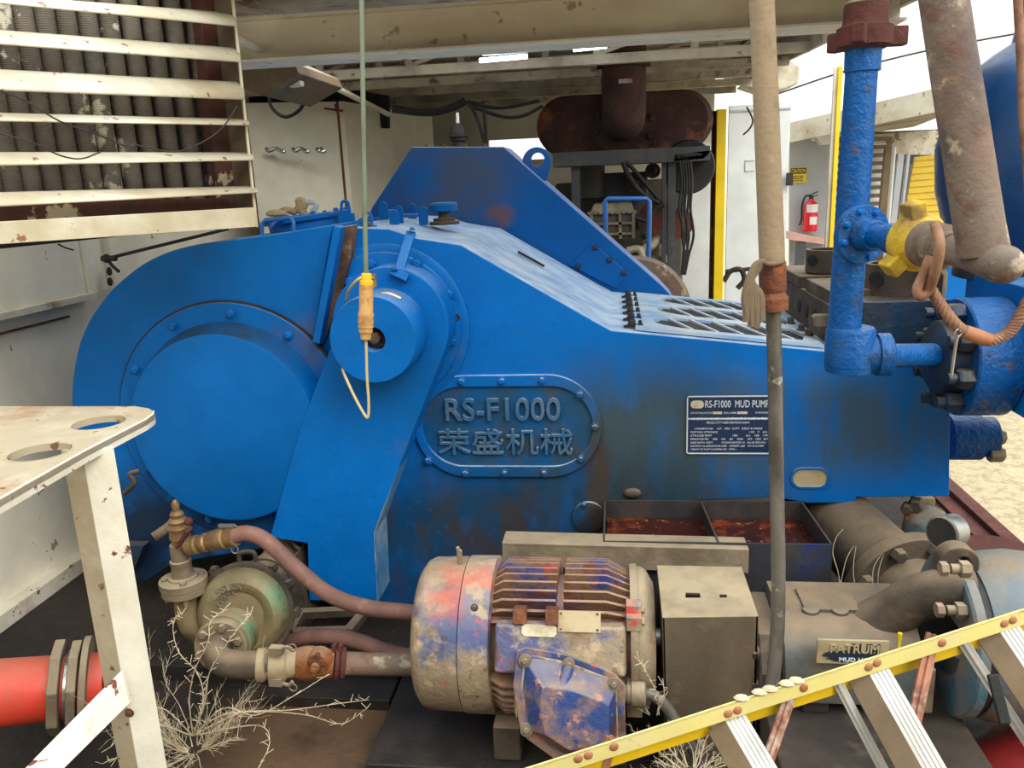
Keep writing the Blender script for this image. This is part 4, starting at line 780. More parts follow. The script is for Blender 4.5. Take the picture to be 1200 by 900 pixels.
# suction flange, elbow
fc_ = P(259, 757, 2.16); sd = gdir
b = B(); b.lathe(fc_-sd*.12, sd, [(0, 28*k), (.07, 28*k), (.07, 33*S(fc_)), (.10, 33*S(fc_)), (.10, 30*S(fc_))], 40); sf = obj('suction_flange', b, MT['green'], gp)
b = B(); b.lathe(fc_-sd*.02, sd, [(0, 31*S(fc_)), (.025, 31*S(fc_)), (.03, 29*S(fc_))], 40); obj('mating_flange', b, MT['tanmetal'], sf)
for k_ in range(6):
    an = k_*PI/3+.3; q = fc_+sd*.008+(u_*math.cos(an)+v_*math.sin(an))*24*S(fc_); obj('nut', B().hex(q, sd, .014, .02), MT['tanmetal'], sf)
sl = thing('suction_line', 'brown suction pipe with camlock coupling and orange valve leading to the motor', 'pipe', P(380, 790, 2.1))
e0 = fc_+sd*.01; e1 = P(262, 776, 2.05); e2 = P(290, 779, 2.05)
b = B(); b.tube([e0, P(254, 766, 2.08), e1, e2, P(318, 778, 2.07)], 16*S(e1), 28, 6); obj('elbow', b, MT['brown'], sl)
q = P(300, 779, 2.06); d_ = (P(345, 777, 2.09)-q).normalized(); k2 = S(q)
b = B(); b.lathe(q, d_, [(0, 16*k2), (2*k2, 19*k2), (10*k2, 19*k2), (12*k2, 17*k2), (15*k2, 17*k2), (16*k2, 20*k2), (34*k2, 20*k2), (36*k2, 17*k2), (46*k2, 16*k2)], 32); cl_ = obj('camlock_coupling', b, MT['tag'], sl)
for y_, s_ in ((762, 1), (798, -1)):
    b = B(); q2 = P(324, y_, 2.04); b.box(q2.x-.02, q2.x+.02, q2.y-.012, q2.y+.012, q2.z-.012, q2.z+.012); b.tube([q2, q2+RT*.035+UP*.012*s_, q2+RT*.05-UP*.0*s_], .006, 8, 4)
    b.tube([q2+RT*.05+UP*.012*math.cos(t)+RT*.012*math.sin(t)-(UP*.02 if s_ < 0 else -UP*.01) for t in [i*PI/5 for i in range(11)]], .0022, 6, cap=False)
    obj('cam_lever', b, MT['tanmetal'], cl_)
q = P(340, 777, 2.09); d_ = (P(484, 779, 2.2)-q).normalized()
b = B(); b.lathe(q, d_, [(0, 15*k2), (5*k2, 17*k2), (16*k2, 20*k2), (26*k2, 20*k2), (44*k2, 17*k2), (50*k2, 16*k2)], 32); b.lathe(P(373, 776, 2.0), FR, [(-.03, .035), (.0, .034), (.01, .03), (.012, .014), (.035, .012)], 20); obj('valve_body', b, MT['orange'], sl)
b = B(); q3 = P(373, 776, 1.985); b.beam(q3-RT*.03, q3+RT*.03, .012, .016); b.beam(q3-UP*.028, q3+UP*.028, .012, .016); obj('valve_key', b, MT['rust'], sl, bevel=.002)
b = B(); q4 = P(392, 777, 2.13); b.lathe(q4, d_, [(0, 17*k2), (1*k2, 19.5*k2), (5*k2, 19.5*k2), (6*k2, 16*k2), (7*k2, 18.5*k2), (12*k2, 18.5*k2), (13*k2, 15*k2)], 28); 
for u in (0, 8): b.box(q4.x+u*k2, q4.x+(u+4)*k2, q4.y-.01, q4.y+.01, q4.z+17*k2, q4.z+25*k2)
obj('clamp', b, MT['rustred'], sl)
b = B(); b.cyl(q4+d_*.02, P(487, 779, 2.2), 13.5*k2, n=28); obj('pipe_run', b, MT['pipebrown'], sl)
# discharge, flanges and valve
dv = thing('discharge_valve', 'dirty tan valve and flange standing above the green pump', 'valve', P(216, 700, 2.4))
b = B(); k3 = S(P(216, 690, 2.4)); q = P(217, 693, 2.4)
b.tube([P(240, 742, 2.42), P(226, 732, 2.4), P(219, 712, 2.4), q], lambda t: (17-5*t)*k3, 24, 5); obj('discharge_neck', b, MT['green'], gp)
b = B(); b.lathe(q, UP, [(0, 14*k3), (.5*k3, 26*k3), (7*k3, 26*k3), (7.5*k3, 24*k3), (8.5*k3, 24*k3), (9*k3, 27*k3), (17*k3, 27*k3), (18*k3, 17*k3), (20*k3, 16*k3), (21*k3, 13*k3), (34*k3, 11*k3), (36*k3, 12*k3), (40*k3, 12*k3), (41*k3, 10*k3), (60*k3, 9.5*k3)], 36); vb_ = obj('valve_body', b, MT['tanmetal'], dv)
for k_ in range(4):
    an = k_*PI/2+.5; p = q+V((math.cos(an), math.sin(an), 0))*20*k3; b = B(); b.bolt(p+UP*17*k3, UP, .011); b.cyl(p-UP*9*k3, p+UP*17.5*k3, .009, n=10); obj('flange_bolt', b, MT['tanmetal'], vb_)
q5 = P(212, 634, 2.4)
b = B(); dt_ = (P(203, 575, 2.4)-q5)
b.lathe(q5-dt_*.1, dt_, [(0, 10*k3), (10*k3, 10*k3), (11*k3, 12*k3), (20*k3, 11*k3), (24*k3, 13*k3), (27*k3, 12*k3), (28*k3, 10*k3), (32*k3, 11*k3), (35*k3, 9*k3), (36*k3, 7*k3), (40*k3, 8*k3), (43*k3, 6*k3), (44*k3, 4*k3), (52*k3, 4.5*k3), (57*k3, 2*k3)], 28); obj('valve_stem', b, MT['brass'], dv)
b = B(); b.beam(P(209, 640, 2.33), P(222, 620, 2.31), .012, .03, up=FR); b.sphere(P(221, 611, 2.36), .014, 8); obj('valve_handle', b, MT['rustred'], dv, bevel=.003)
q6 = P(222, 640, 2.39); d6 = P(276, 628, 2.36)-q6; L6 = d6.length
b = B(); b.lathe(q6, d6, [(0, 11*k3), (L6*.2, 11*k3), (L6*.22, 9*k3), (L6*.32, 8.5*k3), (L6*.33, 11*k3), (L6*.4, 11*k3), (L6*.42, 9*k3), (L6*.5, 9*k3), (L6*.52, 12*k3), (L6*.8, 12.5*k3), (L6*.82, 10*k3), (L6*.9, 11.5*k3), (L6, 11.5*k3)], 28); oc = obj('outlet_coupling', b, MT['brass'], dv)
for s_ in (-1, 1):
    b = B(); q7 = P(268, 628-12*s_, 2.36); b.beam(q7-RT*.035, q7+RT*.02, .01, .01); b.tube([q7+RT*.02+V((math.sin(t)*.012, 0, -.012+math.cos(t)*.014)) for t in [i*PI/5 for i in range(11)]], .0025, 6, cap=False); obj('cam_lever', b, MT['steel'], oc)
b = B(); b.tube([P(272, 628, 2.36), P(290, 625, 2.37), P(312, 634, 2.38), P(345, 664, 2.38), P(385, 696, 2.36), P(430, 712, 2.34), P(486, 718, 2.32)], 9*k3, 20, 6); obj('upper_hose', b, MT['hose'], None, 'pink brown hose curving down from the tan valve to the motor', 'hose')
b = B(); b.tube([P(338, 752, 2.5), P(365, 746, 2.45), P(395, 746, 2.42), P(425, 753, 2.4), P(455, 764, 2.38), P(486, 770, 2.34)], 9*k3, 20, 6); obj('lower_hose', b, MT['hose'], None, 'lower brown hose leaving the green pump behind the camlock', 'hose')
# drive end behind
b = B(); m0 = P(306, 690, 2.62); m1 = P(358, 628, 3.0); b.cyl(m0, m1, 27*S(m0), 27*S(m0), 40); b.cyl(m0.lerp(m1, .15), m0.lerp(m1, .22), 30*S(m0), n=40); bh = obj('bearing_housing', b, MT['brown'], gp)
b = B(); b.tube([P(352, 634, 2.75)+V((math.cos(t)*.03, 0, math.sin(t)*.035)) for t in [i*PI/5 for i in range(8)]], .007, 8); obj('lifting_ring', b, MT['brown'], bh)
b = B(); b.prism([P(330, 665, 2.7), P(346, 650, 2.7), P(362, 720, 2.7), P(354, 748, 2.7), P(330, 748, 2.7)], (0, .25, 0)); obj('support_bracket', b, MT['brown'], gp, bevel=.004)
b = B(); 
for x0, y0, x1, y1, Y0, Y1 in ((335, 720, 420, 716, 2.62, 2.62), (345, 742, 408, 740, 2.5, 2.5), (408, 741, 428, 717, 2.5, 2.62), (340, 742, 352, 719, 2.5, 2.62)):
    b.beam(P(x0, y0, Y0), P(x1, y1, Y1), .035, .03)
obj('pump_stand', b, MT['brown'], gp, bevel=.003)
b = B(); b.box(P(205, 800, 2.55).x, P(480, 800, 2.55).x, 2.42, 2.62, .0, .06); b.box(P(335, 800, 2.5).x, P(480, 800, 2.55).x, 2.3, 2.42, .0, .04); obj('steel_beam', b, MT['dark'], None, 'dark steel floor beam under the green pump', 'beam', bevel=.004)
# drain lines left of pump ring
b = B(); b.prism([P(143, 640, 2.78), P(168, 640, 2.78), P(155, 672, 2.78), P(148, 668, 2.78)], (0, .05, 0)); obj('small_bracket', b, MT['bluedark'], pump)
b = B(); q = P(180, 630, 2.7); b.cyl(q, q+V((.05, .05, .03)), .02, n=14); obj('drain_fitting', b, MT['brown'], pump)
b = B(); b.tube([P(146, 578, 2.75), P(158, 566, 2.73), P(152, 556, 2.73), P(163, 552, 2.75)], .010, 12, 4); obj('pipe_clip', b, MT['brown'], pump)
# ================================================================== table at left
tb = thing('steel_table', 'cream painted steel table with two oval holes at left edge', 'table', (-1.2, 1.7, 0))
ZT = 1.2
tp_ = [(-40, 476), (158, 476), (174, 478.5), (181, 482.5), (180, 486), (172, 492), (100, 529), (0, 586), (-40, 609)]
pts = [PZ(x, y, ZT) for x, y in tp_]
h1_ = PZ(118, 495.5, ZT); h2_ = PZ(48, 530, ZT)
def hole(c, px0, px1):
    r_ = (PZ(px1, c[1], ZT)-PZ(px0, c[1], ZT)).length/2; return circ(PZ(c[0], c[1], ZT), r_, 30, x=RT, y=V((0, 1, 0)))
H1 = hole((116, 495.5), 89, 144); H2 = hole((47, 530), 15, 78)
b = B(); b.plate(pts, [H1, H2], (0, 0, -.012)); tt = obj('table_top', b, MT['tabletop'], tb, label='dusty tan top with two round holes')
b = B()
for H_ in (H1, H2):
    c_ = sum(H_, V())/len(H_); r_ = (H_[0]-c_).length; b.annulus(c_+UP*.001, DOWN, r_-.001, r_+.0025, .016, 32); obj('hole_rim', b, MT['tabletop'], tt); b = B()

b = B(); e_ = [PZ(x, y, ZT) for x, y in ((181, 482.5), (180, 486), (172, 492), (100, 529), (0, 586), (-40, 609))]
for p, q in zip(e_[:-1], e_[1:]):
    b.hexa([p+UP*.002, q+UP*.002, q-UP*.024, p-UP*.024], [p+UP*.002+V((-.006, .006, 0)), q+UP*.002+V((-.006, .006, 0)), q-UP*.024+V((-.006, .006, 0)), p-UP*.024+V((-.006, .006, 0))])
obj('edge_strip', b, MT['creamtable'], tb)
LP = PZ(101, 545, ZT-.04); 
# leg: angle section seen on two faces
l0 = PZ(101, 560, 1.13); dA = (PZ(128, 540, 1.13)-l0); dA.z = 0
w_ = R(30, l0); ang = math.radians(38); fa = V((math.cos(.62), math.sin(.62), 0)); fb = V((-math.cos(.80), math.sin(.80), 0))
cor = V((l0.x, l0.y, 0)); t = .007
fb = V((-.97, .22, 0)).normalized(); fn_ = V((-fa.y, fa.x, 0)); b = B(); b.prism([cor, cor+fa*w_*1.12, cor+fa*w_*1.12+fn_*t, cor+fn_*t], UP*(ZT-.012)); leg = obj('leg', b, MT['creamtable'], tb, bevel=.002)
b = B(); b.prism([cor, cor+fb*w_*1.05, cor+fb*w_*1.05+V((.2, 1, 0))*t, cor+V((.2, 1, 0))*t], UP*(ZT-.012)); obj('leg_web', b, MT['tabletop'], leg)
br0 = P(150, 806, cor.y-.015); br1 = P(40, 930, 1.42)
Ya = cor.y-.012; Yb_ = Ya-.35; b = B(); b.prism([P(142, 786, Ya), P(152, 824, Ya), P(40, 935, Yb_), P(-5, 935, Yb_)], (0, .008, 0)); obj('brace', b, MT['creamtable'], tb, bevel=.002)
for x, y in ((-1.0, .9), (-2.0, 1.0), (-2.1, 1.9)):
    b = B(); b.box(x-.03, x+.03, y-.03, y+.03, 0, ZT-.012); obj('leg', b, MT['creamtable'], tb)
for x, y in ((148, 815), (152, 835)): obj('bolt_head', B().bolt(P(x, y, cor.y-.0), FR, .008), MT['rust'], tb)
# ================================================================== red pipe with flanges
rp = thing('red_pipe', 'bright red pipe with a tan bolted flange under the table', 'pipe', P(50, 800, 1.95))
r0 = P(-30, 815, 1.9); r1 = P(122, 800, 2.06); rdv = (r1-r0).normalized(); rw = R(40, P(40, 800, 1.95))
b = B(); b.cyl(r0, r1, rw*.98, rw*.9, 48); obj('pipe_run', b, MT['red'], rp)
for px, w0, tz in ((58, 1.36, .03), (78, 1.30, .028)):
    q = r0+rdv*((P(px, 800, 1.95)-r0).dot(rdv)); b = B(); x1_, y1_, _ = frame(rdv)
    rr_ = []
    for tt_ in (0, tz):
        rr_.append([q+rdv*tt_+(x1_*math.cos(a_*PI/4+PI/8)+y1_*math.sin(a_*PI/4+PI/8))*rw*w0*1.02 for a_ in range(8)])
    b.rings(rr_); f_ = obj('flange', b, MT['tanmetal'], rp, bevel=.004)
q = r0+rdv*((P(74, 800, 1.95)-r0).dot(rdv)); b = B(); b.cyl(q, q+rdv*.03, rw*1.05, n=32); obj('gasket', b, MT['steel'], rp)
q = r0+rdv*((P(98, 800, 2.05)-r0).dot(rdv)); b = B(); b.cyl(q, q+rdv*.02, rw*1.42, n=48); obj('end_flange', b, MT['tanmetal'], rp, bevel=.003)
# ================================================================== dry weeds
def weed(name, base, n, length, spread, seed, label, lean=V((0, 0, 0)), r0=.0022, long_=(), group=None, tw=True):
    rnd = random.Random(seed); b = B(); base = V(base)
    def stem(p, d, L, r, depth):
        pts = [p]; k = 7; q = p.copy(); dd = d.normalized()
        for i in range(k):
            dd = (dd+V((rnd.uniform(-1, 1), rnd.uniform(-1, 1), rnd.uniform(-.8, .9)))*.17).normalized(); q = q+dd*L/k; pts.append(q.copy())
            if depth and rnd.random() < .8: stem(q, dd+V((rnd.uniform(-1, 1), rnd.uniform(-1, 1), rnd.uniform(-.6, 1)))*.9, L*rnd.uniform(.2, .5), r*.6, depth-1)
        b.tube(pts, lambda t: r*(1-.7*t), 4, cap=False)
    for i in range(n):
        an = rnd.uniform(0, 2*PI); d = V((math.cos(an)*spread, math.sin(an)*spread, rnd.uniform(.15, 1)))+lean
        stem(base+V((math.cos(an)*.02, math.sin(an)*.02, 0)), d, length*rnd.uniform(.5, 1), r0*rnd.uniform(.7, 1.1), 2)
    for pts in long_:
        pts = spline(pts, 7); b.tube(pts, lambda t: r0*1.25*(1-.6*t), 5, cap=False)
        for p in pts[3::2]:
            for _ in range(2):
                d = V((rnd.uniform(-1, 1), rnd.uniform(-1, 1), rnd.uniform(-.3, 1))).normalized(); tw and b.tube([p, p+d*rnd.uniform(.008, .03)], r0*.6, 4, cap=False)
    return obj(name, b, MT['weed'], None, label, 'dry plant', group)
wb = P(226, 862, 1.98)
long1 = [[wb, P(238, 822, 1.96), P(232, 790, 1.95), P(210, 765, 1.94), P(203, 740, 1.94), P(205, 724, 1.95), P(214, 719, 1.96)],
 [wb, P(222, 820, 1.95), P(228, 786, 1.9), P(244, 752, 1.88), P(246, 730, 1.9), P(262, 715, 1.93)],
 [wb, P(240, 825, 1.9), P(245, 790, 1.86), P(262, 760, 1.84), P(280, 735, 1.85), P(294, 720, 1.87)],
 [wb, P(260, 838, 1.95), P(310, 834, 2.0), P(360, 838, 2.0), P(400, 848, 2.0), P(430, 830, 2.0)],
 [wb, P(262, 830, 1.9), P(300, 838, 1.88), P(345, 815, 1.9), P(385, 790, 1.95)],
 [wb, P(280, 836, 2.0), P(340, 832, 2.0), P(400, 824, 2.05), P(432, 820, 2.1)],
 [wb, P(190, 830, 1.9), P(160, 845, 1.85), P(130, 875, 1.8)], [wb, P(180, 850, 1.9), P(150, 880, 1.85), P(120, 895, 1.8)], [wb, P(300, 850, 1.9), P(316, 870, 1.85), P(300, 905, 1.8)]]
weed('dry_weed', wb-V((0, 0, .05)), 34, .28, .8, 5, 'pale dry branching weed on the floor below the green pump', r0=.0016, long_=long1)
wb2 = P(985, 690, 2.42)
weed('dry_weed', wb2, 0, .10, .4, 8, 'thin dry stems rising behind the centrifugal pump beside the oil tray', r0=.0014, tw=False, long_=[[wb2, P(982, 670, 2.42), P(976, 648, 2.42), P(980, 630, 2.42), P(988, 620, 2.42)], [wb2, P(986, 680, 2.42), P(992, 655, 2.42), P(1000, 640, 2.42)], [P(1002, 690, 2.42), P(1000, 665, 2.42), P(1003, 640, 2.42)], [P(1022, 690, 2.42), P(1024, 665, 2.42), P(1034, 648, 2.42)], [P(1028, 692, 2.42), P(1030, 668, 2.42), P(1036, 648, 2.42)]])
wb3 = P(770, 838, 1.96)
weed('dry_weed', wb3, 2, .06, .4, 9, 'thin dry stalk beside the motor cable gland', r0=.0014, long_=[[wb3, P(772, 820, 1.94), P(764, 800, 1.92), P(756, 785, 1.92), P(748, 772, 1.92)], [wb3, P(778, 815, 1.95), P(777, 800, 1.95)]])
wb4 = P(810, 905, 1.85)
weed('dry_weed', wb4, 26, .14, 1.0, 11, 'clump of dry grass seen beneath the ladder rail', r0=.0018)
# ================================================================== ladder
ld = thing('step_ladder', 'yellow fibreglass step ladder lying on its side with aluminium steps', 'ladder', P(900, 900, 1.6))
L0 = P(590, 919, 1.42); L1 = P(1500, 627, 1.86); ldv = (L1-L0).normalized(); lup = (UP-ldv*UP.dot(ldv)).normalized(); lfr = lup.cross(ldv)
if lfr.y > 0: lfr = -lfr
kk = S(P(900, 820, 1.57)); hw = 10.5*kk
def LB(b, n0, n1, v0, v1, a=L0, c=L1):
    return b.hexa([a+lfr*n0+lup*v0, c+lfr*n0+lup*v0, c+lfr*n0+lup*v1, a+lfr*n0+lup*v1], [a+lfr*n1+lup*v0, c+lfr*n1+lup*v0, c+lfr*n1+lup*v1, a+lfr*n1+lup*v1])
b = B(); LB(b, -.004, 0, -hw, hw*.85); LB(b, -.008, 0, hw*.85-.003, hw*.85); rl = obj('front_rail', b, MT['ladyellow'], ld, bevel=.001)
b = B(); LB(b, -.034, -.028, -hw*3.4, -hw*.3); obj('rail_flange', b, MT['ladinner'], rl)
def onrail(px): # point on rail centre for picture column px
    lo, hi = 0, 1
    for _ in range(40):
        m = (lo+hi)/2; q = L0.lerp(L1, m); d = q-CAMLOC; x = 600+FPX*d.dot(CR)/d.dot(_f)
        if x < px: lo = m
        else: hi = m
    return L0.lerp(L1, lo)
for px, dv_ in ((678, .2), (690, .2), (720, .25), (853, -.2), (864, -.15), (942, 0), (1018, 0), (1028, .2), (1104, .1), (1177, 0), (1187, .1)):
    q = onrail(px)+lup*dv_*hw; obj('rivet', B().lathe(q, lfr, [(0, 5.5*kk), (.002, 5*kk), (.004, 3*kk)], 16), MT['ferrule'], rl)
# steps: box sections going down and to the right
def step(px, px1, py1, Y1, name='step'):
    q = onrail(px)-lup*hw*.95+lfr*-.006; e_ = P(px1, py1, Y1); d = (e_-q).normalized(); s_ = ldv
    w1 = R(25, q); n2 = d.cross(s_).normalized()
    if n2.y > 0: n2 = -n2
    a0_ = q; b = B(); t = .004
    s_ = (s_-d*s_.dot(d)).normalized()
    # light tread face and darker side face, an angle profile
    k_ = (-n2*.35-s_*.95).normalized()
    prof = [V(), s_*w1, s_*w1-n2*t, -n2*t]
    b.prism([a0_+p for p in prof], e_-q); o = obj(name, b, MT['alu'], ld, bevel=.001)
    b = B(); w2 = w1*1.05; sd_ = (-s_*.8+n2*-.6).normalized()
    b.prism([a0_, a0_+sd_*w2, a0_+sd_*w2-n2*t, a0_-n2*t], e_-q); obj('step_side', b, MT['alubrown'], o, bevel=.001)
    b = B()
    for u in (.2, .4, .6, .8): b.prism([a0_+s_*w1*u+n2*.0002, a0_+s_*w1*(u+.05)+n2*.0002, a0_+s_*w1*(u+.05)+n2*.002, a0_+s_*w1*u+n2*.002], e_-q)
    obj('tread_ridges', b, MT['steel'], o)
    return o
step(848, 905, 940, 1.40); step(1018, 1100, 935, 1.44); step(1172, 1280, 900, 1.5)
def bar(p, q, w, t, m, name, roll=0):
    b = B(); b.beam(p, q, w, t, up=FR, roll=roll); b.beam(p+V((0, .0, 0))+lup*0, q, t, w*.7, up=FR, roll=roll); return obj(name, b, MT[m], ld, bevel=.001)
off = lfr*-.035
bar(onrail(838)+off-lup*hw, P(872, 925, 1.5), .022, .006, 'alu', 'rear_bar'); bar(onrail(985)+off-lup*hw, P(1047, 925, 1.55), .022, .006, 'alu', 'rear_bar'); bar(onrail(1134)+off-lup*hw, P(1240, 925, 1.58), .024, .006, 'alu', 'rear_bar')
bar(onrail(942)+off-lup*0, P(888, 925, 1.5), .026, .008, 'bracerust', 'brace'); bar(onrail(1105)+off-lup*hw*.0, P(1068, 860, 1.56), .03, .008, 'bracerust', 'brace'); bar(onrail(722)+off, P(700, 925, 1.5), .026, .008, 'bracerust', 'brace')
b = B(); b.beam(P(1163, 790, 1.6), P(1178, 848, 1.56), .022, .012, up=FR); obj('rubber_pad', b, MT['black'], ld, bevel=.003)
# debris on rail
random.seed(11); 
for i, px in enumerate((872, 893, 905, 925, 936)):
    q = onrail(px)+lup*(hw*.85+.004)-lfr*.004; b = B(); b.sphere(q, .011, 4, (1.6, 1, .6)); obj('leaf_scrap', b, MT['weed'], None, ['dry leaf scrap lying on the ladder rail, leftmost of the five', 'second dry leaf scrap from the left on the ladder rail', 'middle dry leaf scrap on the ladder rail', 'fourth dry leaf scrap from the left on the ladder rail', 'dry leaf scrap lying on the ladder rail, rightmost of the five'][i], 'leaf', 'dry leaf scraps on the ladder rail', ang=10)
# red drum at the corner, rope
b = B(); q0 = P(1120, 985, 1.85); q1 = P(1300, 855, 2.2); b.lathe(q0, q1-q0, [(0, .12), (.02, .145), (.06, .155), (.7, .16)], 48); obj('red_drum', b, MT['drum'], None, 'dark red rounded drum in the lower right corner', 'drum')
b = B(); path = spline([P(915, 905, 1.95), P(940, 891, 1.97), P(975, 886, 1.97), P(1010, 889, 1.95), P(1050, 905, 1.9)], 14)
for s_ in range(3):
    pts = []
    for i, p in enumerate(path):
        t = (path[min(i+1, len(path)-1)]-path[max(i-1, 0)]).normalized(); u, v, _ = frame(t); an = i*.6+s_*2*PI/3; pts.append(p+(u*math.cos(an)+v*math.sin(an))*.006)
    b.tube(pts, .0062, 6)
obj('rope', b, MT['cloth'], None, 'short length of tan twisted rope on the floor under the ladder', 'rope')
# ================================================================== setting
def struct(name, b, m, parent=None, **k): return obj(name, b, m, parent, kind='structure', **k)
xe = PZ(1110, 578, 0).x
b = B(); b.box(-7, 5, -2.5, .4, -.12, -.01); struct('ground', b, MT['grass'])
b = B(); b.box(-2.6, xe, .4, 9.0, -.12, 0); struct('floor', b, MT['soil'])
b = B(); b.box(xe-.02, xe+.05, .2, 9.0, -.16, .05); b.box(xe-.10, xe-.02, .2, 9, 0, .02); struct('trim_1', b, MT['rustred'], bevel=.004)
b = B(); b.sheet([(-80, -60, -.75), (80, -60, -.75), (80, 120, -.75), (-80, 120, -.75)]); obj('ground', b, MT['grass'], None, kind='structure')
b = B(); b.box(-7, 5, -2.6, -2.5, -.12, 3.2); struct('wall_light_block', b, MT['guardtan'])  # unseen wall added behind the camera to cut low light
XW = PZ(0, 741, 0).x
lg = PX(0, 366, XW).z; lg1 = PX(112, 345, XW)
b = B(); b.box(XW-.05, XW, .2, 9.0, lg, 3.1); b.box(XW-.14, XW-.06, .2, 9.0, 0, lg); wl = struct('wall_left', b, MT['white'])
b = B(); b.box(XW-.14, XW+.025, .2, lg1.y, lg-.03, lg); b.box(XW-.07, XW+.01, .2, 6, 0, .07); struct('trim_2', b, MT['creamtable'], bevel=.002)
ya = PX(97, 300, XW).y; yb = PX(121, 300, XW).y
b = B(); b.box(XW, XW+.02, ya-.012, ya+.0, lg, 2.6); b.box(XW, XW+.04, yb, yb+.05, lg, 2.6); struct('trim_3', b, MT['white'], bevel=.002)
b = B(); b.box(XW-.055, XW-.045, .3, lg1.y-.15, lg-.1, lg-.092); struct('trim_4', b, MT['rust'])
# rods on the left wall
b = B(); q0 = P(125, 303, 3.05); q1 = P(268, 268, 3.3); b.cyl(q0, q1, .007, n=10); b.sphere(q0, .018, 8); b.tube([q0, q0+V((.02, 0, -.03)), P(139, 318, 3.03)], .007, 8); b.cyl(q0-RT*.02, q0+RT*.04, .012, n=10); obj('clamp_rod', b, MT['dark'], None, 'thin rusty rod with a clamp against the left wall', 'rod')
b = B(); b.tube([PX(68, 286, XW+.03), PX(76, 290, XW+.04), PX(86, 293, XW+.03)], .004, 6, 3); obj('wall_hook', b, MT['dark'], None, 'small dark wire hook on the left wall', 'hook')
for i, (x, y) in enumerate(((128, 318), (129, 330))): b = B(); q = PX(x, y, XW+.05); b.sphere(q, .022, 8, (.3, 1, 1)); obj('wall_hole', b, MT['dark'], None, ['upper dark oval hole in the left wall post', 'lower dark oval hole in the left wall post'][i], 'hole')
# ================================================================== louvre and radiator
an_ = math.radians(31); ld_ = V((math.sin(an_), math.cos(an_), 0)); ln_ = V((math.cos(an_), -math.sin(an_), 0))
p0 = P(300, 250, 2.55)
def LV(px, py, n=0): return PL(px, py, p0+ln_*n, ln_)
lo = thing('louvre_radiator', 'big cream slatted louvre over finned radiator tubes at upper left', 'radiator', (p0.x, p0.y, 0))
SL = [((-5, 4), (16, 31)), ((36, 52), (57, 73)), ((82, 106), (97, 117)), ((133, 142), (140, 147)), ((179, 194), (179, 188)), ((226, 242), (218, 226))]
XR = [277, 281, 286, 292, 297, 302]
for (l, r), xr in zip(SL, XR):
    rr_ = []
    for j in range(9):
        t = j/8; n__ = -.02+.05*math.sin(t*PI*.5)
        yr = r[0]+(r[1]-r[0])*t; yl = l[0]+(l[1]-l[0])*t; yl = yl-40*(yr-yl)/xr
        xe_ = xr-9*(1-min(1, t/.5))**2; a_ = LV(-40, yl, n__); c_ = LV(xe_, yl+(yr-yl)*(xe_+40)/(xr+40), n__)
        rr_.append([a_, a_.lerp(c_, .5), c_])
    b = B(); b.rings(rr_, False, False, closed=False)
    # end return and underside lip
    obj('slat', b, MT['cream'], lo, solid=.004)
b = B(); b.prism([LV(-40, 262, .03), LV(297, 243, .03), LV(301, 247, .03), LV(300, 266, .03), LV(-40, 289, .03)], -ln_*.03); bb = obj('bottom_rail', b, MT['cream'], lo, bevel=.002)
b = B(); b.prism([LV(271, -20, .0), LV(273, -20, .0), LV(303, 266, .0), LV(301, 266, .0)], -ln_*.12); obj('side_frame', b, MT['guardtan'], lo)
b = B(); b.prism([LV(270, -20, .004), LV(272.5, -20, .004), LV(302.5, 266, .004), LV(300, 266, .004)], -ln_*.006); obj('edge_strip', b, MT['cream'], lo)
b = B(); b.prism([LV(232, -20, -.10), LV(262, -20, -.10), LV(284, 262, -.10), LV(258, 262, -.10)], -ln_*.05); obj('side_channel', b, MT['channelrust'], lo, bevel=.002)
b = B(); b.prism([LV(-40, 236, -.06), LV(268, 232, -.06), LV(268, 256, -.06), LV(-40, 262, -.06)], -ln_*.05); obj('lower_channel', b, MT['channelrust'], lo, bevel=.002)
b = B(); b.prism([LV(-80, -30, -.30), LV(262, -30, -.30), LV(286, 262, -.30), LV(-80, 300, -.30)], -ln_*.02); obj('back_panel', b, MT['void'], lo)
base = LV(0, 150, -.17)
for i in range(12):
    px = -24+i*24.3; q = LV(px, 150, -.17); z0 = LV(px, 255, -.17).z; z1 = LV(px, -30, -.17).z
    prof = []; n_ = 150
    for j in range(n_+1):
        z = (z1-z0)*j/n_; prof += [(z, .0265), (z+(z1-z0)/n_*.5, .0278)]
    b = B(); b.lathe(V((q.x, q.y, z0)), UP, prof, 14); obj('radiator_tube', b, MT['tubefin'], lo)
for i, pts in enumerate(([(-5, 104), (30, 118), (70, 142), (120, 160), (150, 172), (160, 168)], [(-5, 155), (40, 168), (70, 182), (95, 186), (118, 178)], [(160, 170), (205, 178), (240, 165), (262, 148), (278, 124)])):
    b = B(); b.tube([LV(x, y, .05) for x, y in pts], .0022, 6, 5); obj('loose_wire', b, MT['dark'], None, ['thin dark wire drooping across the upper left slats', 'thin dark wire drooping across the lower left slats', 'thin brown wire hooked on the right end of the louvre'][i], 'wire', 'wires over the louvre')
